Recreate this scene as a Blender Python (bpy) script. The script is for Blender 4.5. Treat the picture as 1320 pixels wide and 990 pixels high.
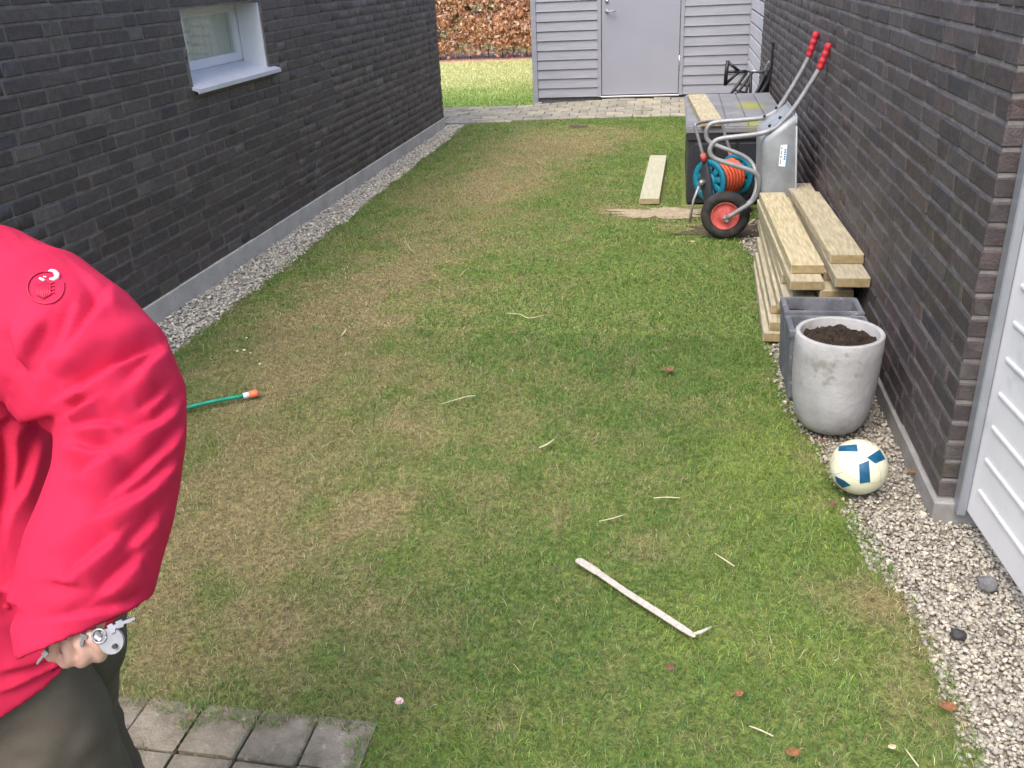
import bpy, bmesh, math, random
import numpy as np
from mathutils import Vector, Matrix, noise as mnoise
from mathutils.bvhtree import BVHTree

for o in list(bpy.data.objects): bpy.data.objects.remove(o)
scene = bpy.context.scene
COL = scene.collection
random.seed(7); rng = np.random.default_rng(7)
R_ = math.radians

# ------------------------------------------------------------------ camera
F_PX = 1147.0; CX, CY = 660.0, 495.0; H = 1.62
RC = np.array([[0.9849139, 0.16673644, -0.0462987],
               [0.02966809, -0.42629575, -0.9040972],
               [-0.17048289, 0.8890843, -0.42481136]])
cam_d = bpy.data.cameras.new("camera"); cam = bpy.data.objects.new("camera", cam_d); COL.objects.link(cam)
m = Matrix(((RC[0][0], -RC[1][0], -RC[2][0], 0), (RC[0][1], -RC[1][1], -RC[2][1], 0), (RC[0][2], -RC[1][2], -RC[2][2], H), (0, 0, 0, 1)))
cam.matrix_world = m
cam_d.sensor_width = 36; cam_d.lens = 36 * F_PX / 1320; cam_d.clip_start = 0.05; cam_d.clip_end = 2000
scene.camera = cam

# ------------------------------------------------------------------ sky, sun, exposure
SUN_EL, SUN_AZ = R_(58), R_(200)      # azimuth measured from +Y clockwise: behind the camera, a little to the left
world = bpy.data.worlds.new("World"); scene.world = world; world.use_nodes = True
wn = world.node_tree.nodes; wl = world.node_tree.links
sky = wn.new('ShaderNodeTexSky'); sky.sky_type = 'NISHITA'; sky.sun_disc = False
sky.sun_elevation = SUN_EL; sky.sun_rotation = SUN_AZ
sky.air_density = 1.0; sky.dust_density = 4.0; sky.ozone_density = 0.6; sky.altitude = 20
wn['Background'].inputs['Strength'].default_value = 0.15
wl.new(sky.outputs['Color'], wn['Background'].inputs['Color'])
sun_d = bpy.data.lights.new("sun", 'SUN'); sun = bpy.data.objects.new("sun", sun_d); COL.objects.link(sun)
sun_d.energy = 1.0; sun_d.angle = R_(50); sun_d.color = (1.0, 0.96, 0.9)
sdir = Vector((math.sin(SUN_AZ) * math.cos(SUN_EL), math.cos(SUN_AZ) * math.cos(SUN_EL), math.sin(SUN_EL)))
sun.rotation_euler = (-sdir).to_track_quat('-Z', 'Y').to_euler(); sun.location = (0, -4, 9)
vs = scene.view_settings
vs.view_transform = 'Standard'; vs.look = 'None'; vs.gamma = 1; vs.use_curve_mapping = False
vs.exposure = 1.3
scene.render.resolution_x = 1024; scene.render.resolution_y = 768
scene.render.engine = 'CYCLES'

# ------------------------------------------------------------------ measuring helpers (survey of the place from the photo)
def ray(x, y):
    d = RC.T @ np.array([x - CX, y - CY, F_PX]); return d
def G(x, y, z=0.0):
    d = ray(x, y); t = (z - H) / d[2]; return Vector((d[0] * t, d[1] * t, z))
def PY(x, y, Y):
    d = ray(x, y); t = Y / d[1]; return Vector((d[0] * t, Y, H + d[2] * t))
def PD(x, y, dep):
    d = RC.T @ (np.array([(x - CX) / F_PX, (y - CY) / F_PX, 1.0]) * dep); return Vector((d[0], d[1], d[2] + H))
def proj(P):
    q = RC @ (np.array(P) - np.array([0, 0, H]))
    return CX + F_PX * q[0] / q[2], CY + F_PX * q[1] / q[2], q[2]

# ------------------------------------------------------------------ object helpers
def tag(o, label=None, cat=None, group=None, kind=None):
    if label: o['label'] = label
    if cat: o['category'] = cat
    if group: o['group'] = group
    if kind: o['kind'] = kind
    return o
def empty(name, loc=(0, 0, 0), label=None, cat=None, group=None):
    o = bpy.data.objects.new(name, None); COL.objects.link(o); o.location = loc; o.empty_display_size = .1
    return tag(o, label, cat, group)
def link(name, me, mat, parent=None):
    o = bpy.data.objects.new(name, me); COL.objects.link(o)
    if mat is not None and not me.materials: me.materials.append(mat)
    if parent is not None:
        o.parent = parent
        off = Vector((0, 0, 0)); q = parent
        while q is not None: off = off + q.location; q = q.parent
        o.location = -off
    return o
def obj(name, bm, mat, parent=None, smooth=False):
    me = bpy.data.meshes.new(name); bm.normal_update(); bm.to_mesh(me); bm.free()
    if smooth:
        for p in me.polygons: p.use_smooth = True
    return link(name, me, mat, parent)
def box(bm, x0, x1, y0, y1, z0, z1, bev=0.0, seg=1, M=None):
    t = bmesh.new(); bmesh.ops.create_cube(t, size=1)
    for v in t.verts:
        v.co = Vector(((x0 + x1) / 2 + v.co.x * (x1 - x0), (y0 + y1) / 2 + v.co.y * (y1 - y0), (z0 + z1) / 2 + v.co.z * (z1 - z0)))
    if bev: bmesh.ops.bevel(t, geom=t.edges[:], offset=bev, segments=seg, affect='EDGES', profile=.6)
    if M is not None: t.transform(M)
    me = bpy.data.meshes.new('t'); t.to_mesh(me); t.free(); bm.from_mesh(me); bpy.data.meshes.remove(me)
    return bm
def boxo(name, x0, x1, y0, y1, z0, z1, mat, parent=None, bev=0.0, seg=1, M=None):
    return obj(name, box(bmesh.new(), x0, x1, y0, y1, z0, z1, bev, seg, M), mat, parent)
def smooth_path(pts, n=6):
    pts = [Vector(p) for p in pts]
    if len(pts) < 3: return pts
    out = []
    P = [2 * pts[0] - pts[1]] + pts + [2 * pts[-1] - pts[-2]]
    for i in range(1, len(P) - 2):
        for k in range(n):
            t = k / n; a, b, c, d = P[i - 1], P[i], P[i + 1], P[i + 2]
            out.append(.5 * ((2 * b) + (c - a) * t + (2 * a - 5 * b + 4 * c - d) * t * t + (3 * b - a - 3 * c + d) * t ** 3))
    out.append(pts[-1]); return out
def tube(bm, pts, rad, seg=10, cap=True, smooth=0):
    if smooth: 
        rr = rad if isinstance(rad, (list, tuple)) else None
        if rr:
            npts = smooth_path(pts, smooth); L = len(npts) - 1
            rad = [float(np.interp(i / L * (len(rr) - 1), range(len(rr)), rr)) for i in range(L + 1)]; pts = npts
        else: pts = smooth_path(pts, smooth)
    pts = [Vector(p) for p in pts]; n = len(pts)
    if not isinstance(rad, (list, tuple)): rad = [rad] * n
    rings = []; up = None
    for i, p in enumerate(pts):
        d = (pts[min(i + 1, n - 1)] - pts[max(i - 1, 0)]).normalized()
        if up is None:
            up = d.orthogonal().normalized()
        else:
            up = (up - d * up.dot(d))
            up = up.normalized() if up.length > 1e-6 else d.orthogonal().normalized()
        w = d.cross(up)
        rings.append([bm.verts.new(p + rad[i] * (up * math.cos(2 * math.pi * k / seg) + w * math.sin(2 * math.pi * k / seg))) for k in range(seg)])
    for a, b in zip(rings, rings[1:]):
        for k in range(seg): bm.faces.new((a[k], a[(k + 1) % seg], b[(k + 1) % seg], b[k]))
    if cap:
        bm.faces.new(rings[0][::-1]); bm.faces.new(rings[-1])
    return bm
def tubeo(name, pts, rad, mat, parent=None, seg=10, smooth=0):
    return obj(name, tube(bmesh.new(), pts, rad, seg, True, smooth), mat, parent, True)
def lathe(bm, prof, seg=48, M=None, close=False):
    rings = []
    for r, z in prof:
        if r < 1e-5: rings.append([bm.verts.new((0, 0, z))])
        else: rings.append([bm.verts.new((r * math.cos(2 * math.pi * k / seg), r * math.sin(2 * math.pi * k / seg), z)) for k in range(seg)])
    pairs = list(zip(rings, rings[1:]))
    if close: pairs.append((rings[-1], rings[0]))
    for a, b in pairs:
        for k in range(seg):
            if len(a) == 1 and len(b) == 1: continue
            if len(a) == 1: bm.faces.new((a[0], b[(k + 1) % seg], b[k]))
            elif len(b) == 1: bm.faces.new((a[k], a[(k + 1) % seg], b[0]))
            else: bm.faces.new((a[k], a[(k + 1) % seg], b[(k + 1) % seg], b[k]))
    bmesh.ops.recalc_face_normals(bm, faces=bm.faces[:])
    if M is not None: bm.transform(M)
    return bm
def frame_M(origin, zaxis, xhint=(0, 0, 1)):
    z = Vector(zaxis).normalized(); x = Vector(xhint) - z * z.dot(Vector(xhint)); x.normalize(); y = z.cross(x)
    return Matrix(((x.x, y.x, z.x, origin[0]), (x.y, y.y, z.y, origin[1]), (x.z, y.z, z.z, origin[2]), (0, 0, 0, 1)))

# ------------------------------------------------------------------ materials
def mat(name, c1, c2=None, scale=8.0, rough=0.6, bump=0.0, bscale=40.0, metal=0.0, spec=0.4, lo=.35, hi=.65, attr=None, stretch=None, rough2=None, c3=None, s3=60, coords='pos', objr=0, thr3=(.62, .72)):
    M = bpy.data.materials.new(name); M.use_nodes = True
    N = M.node_tree.nodes; L = M.node_tree.links; b = N['Principled BSDF']
    b.inputs['Roughness'].default_value = rough; b.inputs['Metallic'].default_value = metal
    b.inputs['Specular IOR Level'].default_value = spec
    if coords == 'pos': pos = N.new('ShaderNodeNewGeometry').outputs['Position']
    else: pos = N.new('ShaderNodeTexCoord').outputs['Object']
    if stretch:
        mp = N.new('ShaderNodeMapping'); mp.inputs['Scale'].default_value = stretch; L.new(pos, mp.inputs[0]); pos = mp.outputs[0]
    def nz(sc, det=6, rg=.6):
        n = N.new('ShaderNodeTexNoise'); n.inputs['Scale'].default_value = sc; n.inputs['Detail'].default_value = det; n.inputs['Roughness'].default_value = rg
        L.new(pos, n.inputs['Vector']); return n.outputs['Fac']
    def mr(fac, a, bb, o0=0, o1=1):
        r = N.new('ShaderNodeMapRange'); r.inputs[1].default_value = a; r.inputs[2].default_value = bb; r.inputs[3].default_value = o0; r.inputs[4].default_value = o1
        L.new(fac, r.inputs[0]); return r.outputs[0]
    def mix(f, a, bb, mode='MIX'):
        x = N.new('ShaderNodeMix'); x.data_type = 'RGBA'; x.blend_type = mode
        if isinstance(f, float): x.inputs[0].default_value = f
        else: L.new(f, x.inputs[0])
        for s, v in ((6, a), (7, bb)):
            if isinstance(v, tuple): x.inputs[s].default_value = (*v, 1)
            else: L.new(v, x.inputs[s])
        return x.outputs[2]
    if attr:
        at = N.new('ShaderNodeAttribute'); at.attribute_name = attr; col = at.outputs['Color']
        if c2: col = mix(mr(nz(scale), lo, hi), mix(1.0, col, c1, 'MULTIPLY'), mix(1.0, col, c2, 'MULTIPLY'))
    elif c2: col = mix(mr(nz(scale), lo, hi), c1, c2)
    else: col = mix(0.0, c1, c1)
    if c3: col = mix(mr(nz(s3, 3), *thr3), col, c3)
    if objr:
        oi = N.new('ShaderNodeObjectInfo'); hv = N.new('ShaderNodeHueSaturation'); L.new(mr(oi.outputs['Random'], 0, 1, 1 - objr, 1 + objr), hv.inputs['Value']); L.new(mr(oi.outputs['Random'], 0, 1, .8, 1.1), hv.inputs['Saturation'])
        L.new(col, hv.inputs['Color']); col = hv.outputs[0]
    L.new(col, b.inputs['Base Color'])
    if rough2 is not None: L.new(mr(nz(scale * 1.7), .35, .65, rough, rough2), b.inputs['Roughness'])
    if bump:
        bp = N.new('ShaderNodeBump'); bp.inputs['Strength'].default_value = bump; bp.inputs['Distance'].default_value = .01
        L.new(nz(bscale, 8, .65), bp.inputs['Height']); L.new(bp.outputs[0], b.inputs['Normal'])
    M['_'] = 1
    return M

M_brick = mat('clinker_brick', (.75, .75, .78), (1.25, 1.2, 1.18), 30, .62, .5, 130, attr='Col', spec=.45, rough2=.45, c3=(.24, .23, .225), s3=38, thr3=(.74, .78))
M_mortarL = mat('mortar_dark', (.14, .126, .117), (.23, .208, .194), 14, .9, .4, 90, spec=.2)
M_mortarR = mat('mortar_grey', (.165, .155, .152), (.26, .245, .24), 14, .9, .4, 90, spec=.2)
M_plinth = mat('concrete_plinth', (.42, .40, .365), (.54, .515, .475), 6, .85, .3, 60, c3=(.26, .25, .23), s3=25)
M_soil = mat('soil', (.06, .045, .03), (.12, .09, .06), 9, .95, .8, 60)
M_sand = mat('sandy_soil', (.29, .235, .155), (.42, .35, .245), 22, .95, .9, 60)
M_siding = mat('grey_painted_wood', (.24, .247, .285), (.285, .292, .333), 3, .55, .15, 30, stretch=(1, 8, 8))
M_siding2 = mat('pale_painted_wood', (.48, .49, .55), (.54, .55, .61), 3, .5, .1, 30)
M_door = mat('grey_painted_door', (.265, .272, .32), (.285, .292, .342), 2, .45, .05, 50)
M_alu = mat('aluminium', (.55, .55, .56), (.65, .65, .66), 5, .35, 0, metal=.9)
M_white = mat('white_frame', (.66, .67, .70), (.72, .73, .76), 4, .35, .03, 60)
M_gdoor = mat('white_lacquer_door', (.70, .71, .76), (.78, .79, .83), 2.2, .38, .03, 60, c3=(.6, .62, .66), s3=5)
M_jamb = mat('grey_jamb', (.30, .32, .36), (.36, .38, .42), 4, .4, metal=.4)
M_wood = mat('pressure_treated_wood', (.345, .295, .175), (.535, .47, .31), 9, .8, .35, 60, stretch=(9, 1.0, 9), c3=(.31, .30, .16), s3=5, objr=.14)
M_wood2 = mat('weathered_plank', (.38, .37, .26), (.47, .455, .33), 5, .75, .25, 60, stretch=(9, 1.2, 9), c3=(.40, .38, .24), s3=9)
M_endgrain = mat('board_end', (.26, .2, .1), (.38, .3, .17), 25, .85, .4, 90)
M_boxbody = mat('black_plastic', (.018, .02, .026), (.03, .032, .04), 6, .5, .1, 120)
M_concrete_pot = mat('pale_concrete', (.30, .305, .315), (.42, .425, .435), 7, .85, .35, 45, c3=(.24, .235, .22), s3=11)
M_fibre = mat('grey_fibreclay', (.09, .097, .118), (.17, .18, .205), 12, .75, .3, 70, c3=(.3, .31, .34), s3=22)
M_potsoil = mat('potting_soil', (.012, .007, .0045), (.045, .029, .018), 45, .95, 1.0, 80)
M_galv = mat('galvanised_sheet', (.26, .285, .31), (.36, .39, .42), 7, .5, .04, 40, metal=.3, rough2=.62)
M_tube = mat('galvanised_tube', (.25, .26, .275), (.36, .37, .385), 14, .5, .05, 60, metal=.4, rough2=.62)
M_rubber = mat('black_rubber', (.012, .012, .013), (.045, .042, .038), 18, .8, .2, 90)
M_redplastic = mat('red_plastic', (.42, .02, .035), (.54, .035, .05), 30, .5)
M_redrim = mat('faded_red_rim', (.46, .07, .065), (.60, .13, .115), 25, .6)
M_teal = mat('teal_plastic', (.003, .15, .235), (.015, .21, .31), 25, .45)
M_orange = mat('orange_hose', (.55, .075, .03), (.68, .13, .06), 40, .5)
M_darkplastic = mat('dark_grey_plastic', (.03, .033, .04), (.05, .053, .06), 12, .5)
M_black = mat('black_metal', (.012, .012, .014), (.025, .025, .028), 12, .4)
M_stick = mat('bleached_wood', (.40, .37, .325), (.54, .51, .455), 30, .8, .3, 80, stretch=(3, 3, 3))
M_green = mat('green_hose', (.0, .20, .13), (.01, .28, .18), 30, .45)
M_leaf = mat('dead_leaf', (.13, .06, .03), (.25, .13, .07), 90, .85, .5, 120, objr=.3)
M_straw = mat('dry_straw', (.42, .38, .24), (.58, .53, .36), 30, .8)
M_steel = mat('bright_steel', (.24, .245, .265), (.34, .345, .37), 30, .42, metal=.6)
M_skin = mat('skin', (.50, .29, .23), (.57, .36, .30), 20, .5)
M_jacket = mat('red_jacket_fabric', (.47, .018, .058), (.53, .022, .068), 3, .8, .06, 500, spec=.12)
M_trouser = mat('dark_olive_trousers', (.072, .059, .045), (.10, .084, .066), 8, .85, .2, 300)
M_hair = mat('brown_hair', (.08, .05, .03), (.14, .09, .05), 40, .6, .5, 120)
M_paver = mat('worn_concrete_paver', (.185, .16, .12), (.32, .285, .225), 12, .9, 1.0, 70, c3=(.42, .39, .33), s3=36, objr=.14)
M_paver2 = mat('mossy_paver', (.22, .205, .16), (.32, .30, .24), 5, .9, .4, 60, c3=(.15, .155, .07), s3=6, objr=.15)
M_stonecol = mat('granite_chips', (.85, .85, .85), (1.15, 1.13, 1.1), 60, .85, .3, 150, attr='Col')
M_greystone = mat('grey_cobble', (.12, .12, .125), (.2, .2, .205), 30, .85, .5, 90)
M_blackstone = mat('black_pebble', (.02, .02, .022), (.05, .05, .05), 40, .7, .4, 90)

def blade_mat(name, attr='Col', trans=.3):
    M = bpy.data.materials.new(name); M.use_nodes = True; N = M.node_tree.nodes; L = M.node_tree.links
    N.remove(N['Principled BSDF']); out = N['Material Output']
    a = N.new('ShaderNodeAttribute'); a.attribute_name = attr
    d = N.new('ShaderNodeBsdfDiffuse'); t = N.new('ShaderNodeBsdfTranslucent'); g = N.new('ShaderNodeBsdfGlossy'); g.inputs['Roughness'].default_value = .45
    g.inputs['Color'].default_value = (.6, .6, .6, 1)
    mx = N.new('ShaderNodeMixShader'); mx.inputs[0].default_value = trans; m2 = N.new('ShaderNodeMixShader'); m2.inputs[0].default_value = .04
    L.new(a.outputs['Color'], d.inputs['Color']); L.new(a.outputs['Color'], t.inputs['Color'])
    L.new(d.outputs[0], mx.inputs[1]); L.new(t.outputs[0], mx.inputs[2]); L.new(mx.outputs[0], m2.inputs[1]); L.new(g.outputs[0], m2.inputs[2])
    L.new(m2.outputs[0], out.inputs['Surface']); return M
M_grass = blade_mat('grass_blades', trans=.4)
M_beech = blade_mat('beech_leaves', trans=.5)

def glass_mat():
    M = bpy.data.materials.new('window_glass'); M.use_nodes = True; N = M.node_tree.nodes; L = M.node_tree.links
    N.remove(N['Principled BSDF']); out = N['Material Output']
    t = N.new('ShaderNodeBsdfTransparent'); t.inputs['Color'].default_value = (.9, .93, .92, 1); g = N.new('ShaderNodeBsdfGlossy'); g.inputs['Roughness'].default_value = .02
    lw = N.new('ShaderNodeLayerWeight'); lw.inputs['Blend'].default_value = .5; pw_ = N.new('ShaderNodeMath'); pw_.operation = 'POWER'; pw_.inputs[1].default_value = 3; L.new(lw.outputs['Facing'], pw_.inputs[0])
    fr = N.new('ShaderNodeMapRange'); fr.inputs[3].default_value = .05; fr.inputs[4].default_value = .6; L.new(pw_.outputs[0], fr.inputs[0]); mx = N.new('ShaderNodeMixShader')
    L.new(fr.outputs[0], mx.inputs[0]); L.new(t.outputs[0], mx.inputs[1]); L.new(g.outputs[0], mx.inputs[2]); L.new(mx.outputs[0], out.inputs['Surface']); return M
M_glass = glass_mat()

# ------------------------------------------------------------------ noise for layout
def vnoise(x, y, s, seed=0):
    r = np.random.default_rng(seed).random((64, 64)); u = np.asarray(x) * s + 17.3; v = np.asarray(y) * s + 9.1
    i = np.floor(u).astype(int); j = np.floor(v).astype(int); a = u - i; b = v - j; a = a * a * (3 - 2 * a); b = b * b * (3 - 2 * b)
    g = lambda p, q: r[p % 64, q % 64]
    return (g(i, j) * (1 - a) + g(i + 1, j) * a) * (1 - b) + (g(i, j + 1) * (1 - a) + g(i + 1, j + 1) * a) * b
def fbm(x, y, s, seed=0, n=4):
    t = 0; w = 0
    for k in range(n): t = t + vnoise(x, y, s * 2 ** k, seed + k) * .55 ** k; w += .55 ** k
    return t / w

def np_mesh(name, verts, faces_flat, loop_tot, cols=None):
    me = bpy.data.meshes.new(name)
    nv = len(verts); nl = len(faces_flat); nf = len(loop_tot)
    me.vertices.add(nv); me.vertices.foreach_set('co', np.ascontiguousarray(verts, dtype=np.float32).ravel())
    me.loops.add(nl); me.loops.foreach_set('vertex_index', np.ascontiguousarray(faces_flat, dtype=np.int32))
    me.polygons.add(nf); st = np.concatenate([[0], np.cumsum(loop_tot)[:-1]]).astype(np.int32)
    me.polygons.foreach_set('loop_start', st); me.polygons.foreach_set('loop_total', np.asarray(loop_tot, dtype=np.int32))
    if cols is not None:
        a = me.color_attributes.new('Col', 'FLOAT_COLOR', 'POINT'); c4 = np.ones((nv, 4), np.float32); c4[:, :3] = cols
        a.data.foreach_set('color', c4.ravel())
    me.update(calc_edges=True); return me

# ------------------------------------------------------------------ ground
WA = Vector((-2.69, 4.09)); WB = Vector((-2.576, 10.15)); WD = (WB - WA).normalized()      # foot of the left house wall
def wallL_x(y): return WA.x + (y - WA.y) * (WB.x - WA.x) / (WB.y - WA.y)
WR = .8415; RC0 = 2.53; REND = 9.8                                                       # garage wall plane, its near corner and far end
M_ground = mat('rough_grass_ground', (.09, .12, .035), (.16, .17, .06), .6, .95, .4, 8)
gm = bmesh.new(); box(gm, -300, 300, -300, 300, -1.0, -.035); tag(obj('ground', gm, M_ground), kind='structure')

edge_px = [(1065, 580), (1095, 640), (1130, 690), (1150, 730), (1185, 790), (1210, 850), (1240, 900), (1260, 960)]
ey = [(G(*q).y, G(*q).x) for q in edge_px][::-1]
EY = np.array([-.5, 1.0] + [e[0] for e in ey] + [3.3, 4.0, 5.2, 5.55, 5.9, 6.35, 8.2, 8.35, 10.5])
EX = np.array([.78, .74] + [e[1] for e in ey] + [.48, .46, .50, .44, .36, .82, .82, .82, .82])
def lawn_right(y): return np.interp(y, EY, EX)
def lawn_left(y): return -2.365 + .03 * (np.asarray(y) - 4) / 6 * 0
def lawn_far(x): return np.interp(x, [-2.6, -2.4, -1.9, -1.32, -.6, .1, .9], [10.22, 10.3, 10.45, 10.53, 10.56, 10.53, 10.5])

# dry / green map of the lawn, from patches seen in the photo
def blobs(x, y, lst):
    t = np.zeros_like(x)
    for px, py, rx, ry, a in lst:
        g = G(px, py); t += a * np.exp(-((x - g.x) / rx) ** 2 - ((y - g.y) / ry) ** 2)
    return t
dry_l = [(330, 610, .5, .45, .6), (400, 450, .4, .8, .6), (300, 520, .3, .4, .25), (520, 350, .4, .9, .55), (650, 235, .45, 1.1, .9), (730, 185, .6, .7, 1.1), (560, 260, .3, 1.1, .35), (280, 830, .55, .24, .6), (430, 780, .35, .22, .25), (240, 700, .3, .3, .55),
         (650, 560, .3, .3, .22), (480, 560, .25, .3, .3), (690, 640, .4, .15, .2), (545, 480, .3, .3, .3), (420, 400, .3, .6, .4), (860, 690, .14, .1, .28), (1120, 770, .12, .1, .6), (1010, 410, .1, .5, .5), (1060, 560, .1, .2, .4),
         (460, 660, .3, .2, .35), (360, 700, .35, .2, .3), (850, 272, .45, .16, 1.2), (930, 290, .35, .15, .9), (1240, 960, .12, .3, .6), (1190, 830, .1, .3, .4), (800, 170, .4, .4, .4), (780, 250, .2, .5, .2), (700, 300, .3, .5, .3)]
moss_l = [(950, 590, .16, .3, .8), (1050, 620, .1, .3, .9), (1000, 700, .2, .16, .5), (880, 780, .16, .12, .4), (1050, 830, .16, .14, .6), (880, 820, .16, .1, .35), (1000, 560, .15, .4, .5), (840, 175, .35, .5, .8), (870, 230, .12, .8, .6), (600, 950, .25, .1, .5), (760, 610, .12, .2, .4), (1010, 470, .12, .5, .4), (530, 900, .15, .1, .45)]
dark_l = [(700, 770, .3, .2, .6), (800, 480, .4, .6, .5), (620, 300, .35, .5, .1), (340, 360, .18, 1.2, .5), (480, 230, .2, 1.2, .5), (560, 185, .25, .5, .6), (820, 560, .3, .3, .3), (560, 480, .2, .3, .3), (640, 440, .3, .4, .3), (900, 400, .25, .6, .5), (260, 480, .25, .4, .4), (560, 760, .2, .14, .35), (720, 860, .3, .15, .4), (930, 930, .3, .1, .4), (1090, 790, .15, .15, .4)]
def lawn_maps(x, y):
    n1 = fbm(x, y, 1.6, 3); n2 = fbm(x, y, 7, 11); n3 = fbm(x, y, 22, 23, 3)
    left = np.clip((.15 - x) / 1.6, 0, 1) * .22
    dry = blobs(x, y, dry_l) * (.3 + 1.4 * n2) * .95 + left + (n1 - .5) * .35 + (n2 - .5) * .75 + (n3 - .5) * .8 - .03
    moss = blobs(x, y, moss_l) * (.5 + n2) + (n2 - .5) * .6
    dark = blobs(x, y, dark_l) * (.5 + n2) * 1.15 + (n1 - .45) * .6 + (n3 - .5) * .6
    return np.clip(dry, 0, 1), np.clip(moss, 0, 1), np.clip(dark, 0, 1)
C_green = np.array([.150, .262, .058]); C_moss = np.array([.29, .40, .08]); C_dark = np.array([.095, .19, .05]); C_straw = np.array([.44, .395, .215]); C_brown = np.array([.275, .225, .125]); C_olive = np.array([.235, .26, .095])

def ground_z(x, y):
    return .012 * (fbm(x, y, 1.1, 41, 3) - .5) * 2
# lawn sheet (thatch under the blades)
ys = np.linspace(-1.0, 10.5, 150); us = np.linspace(0, 1, 50)
V = []; CV = []
for y in ys:
    x0 = float(lawn_left(y)) - .01; x1 = float(lawn_right(y)) + .01
    for u in us: V.append((x0 + (x1 - x0) * u, min(y, float(lawn_far(x0 + (x1 - x0) * u)))))
V = np.array(V); Z = ground_z(V[:, 0], V[:, 1]) - .012
ed = np.minimum(np.minimum(V[:, 0] - lawn_left(V[:, 1]), lawn_right(V[:, 1]) - V[:, 0]) + .01, .06) / .06
Z = Z * ed - .02 * (1 - ed)
# the terrace of pavers cuts the near left corner
nu = len(us); fl = []
for i in range(len(ys) - 1):
    for j in range(nu - 1):
        a = i * nu + j; cx = V[a, 0]; cy = V[a, 1]
        if cx < -.72 and cy < 1.40: continue
        fl += [a, a + 1, a + nu + 1, a + nu]
d_, m_, k_ = lawn_maps(V[:, 0], V[:, 1])
cv = (np.array([.15, .20, .06]) * (1 - d_[:, None]) + np.array([.25, .21, .115]) * d_[:, None])
me = np_mesh('lawn', np.column_stack([V, Z]), fl, [4] * (len(fl) // 4), cv)
for p in me.polygons: p.use_smooth = True
M_thatch = mat('lawn_thatch', (.6, .6, .6), (1.5, 1.45, 1.3), 55, .95, 1.0, 120, attr='Col', spec=.1)
tag(link('lawn', me, M_thatch), kind='structure')

def make_grass(name, x, y, z, L, Wd, col, lean, mats, label):
    n = len(x); az = (fbm(x, y, 5.5, 131, 2) * 5.0 + fbm(x, y, 17, 133, 2) * 4.0) * np.pi + rng.normal(0, 1.5, n)
    dx, dy = np.cos(az), np.sin(az); tw = az + np.pi / 2 + rng.normal(0, .7, n)
    px, py = np.cos(tw), np.sin(tw)
    th = lean; h1 = .55 * L; h2 = .45 * L
    c1, s1 = np.cos(th * .6), np.sin(th * .6); th2 = np.minimum(th * 1.35 + .2, 1.75); c2, s2 = np.cos(th2), np.sin(th2)
    b = np.stack([x, y, z], 1); d = np.stack([dx, dy, 0 * dx], 1); w = np.stack([px, py, 0 * px], 1) * (Wd / 2)[:, None]; up = np.array([0, 0, 1.])
    mid = b + d * (h1 * s1)[:, None] + up * (h1 * c1)[:, None]; tip = mid + d * (h2 * s2)[:, None] + up * (h2 * c2)[:, None]
    v = np.stack([b - w, b + w, mid + w * .85, mid - w * .85, tip], 1).reshape(-1, 3)
    o = np.arange(n)[:, None] * 5
    f = np.concatenate([o + np.array([0, 1, 2, 3]), o + np.array([3, 2, 4])], 1).ravel()
    lt = np.tile([4, 3], n)
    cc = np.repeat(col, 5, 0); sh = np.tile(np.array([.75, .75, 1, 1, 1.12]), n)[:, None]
    me = np_mesh(name, v, f, lt, np.clip(cc * sh, 0, 1)); return tag(link(name, me, mats), label, 'grass', kind='stuff')
def grass_points(n, y0, y1):
    x = rng.uniform(-2.42, .86, n); y = rng.uniform(y0, y1, n)
    e = (fbm(x, y, 9, 61) - .5) * .11
    ok = (x > lawn_left(y) + e) & (x < lawn_right(y) + e) & (y < lawn_far(x) + .0)
    pv = (x < -.72 + (fbm(x, y, 14, 71) - .5) * .2) & (y < 1.452 + (fbm(x, y, 12, 77) - .5) * .17)
    jt = (np.abs(((-.655 - x) / .15) % 1 - 0) < .06) | (np.abs(((1.503 - y) / .153) % 1) < .05); pv &= ~(jt & (rng.random(len(x)) < .25) & (y > 1.0))
    ok &= ~pv
    # things that stand on the lawn
    ok &= ~((x > .07) & (y > 6.45) & (y < 8.2)); ok &= ~((x > -.235) & (x < -.055) & (y > 6.5) & (y < 8.12))
    return x[ok], y[ok]
def colour(x, y, n):
    d, m, k = lawn_maps(x, y); u = rng.random(n)
    col = np.repeat(C_green[None], n, 0)
    col = np.where((rng.random(n) < m * .85)[:, None], C_moss, col)
    col = np.where((rng.random(n) < k * .8)[:, None], C_dark, col)
    col = np.where((rng.random(n) < np.clip(d * .9 + .04, 0, .7))[:, None], C_olive, col)
    isd = u < np.clip(d * .72 + .03, 0, .85)
    st = np.where((rng.random(n) < .3 + .2 * d)[:, None], C_brown, C_straw)
    col = np.where(isd[:, None], st, col)
    col = col * rng.lognormal(0, .26, n)[:, None] * (1 + rng.normal(0, .07, (n, 3)))
    return np.clip(col, .01, .75), d
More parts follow.
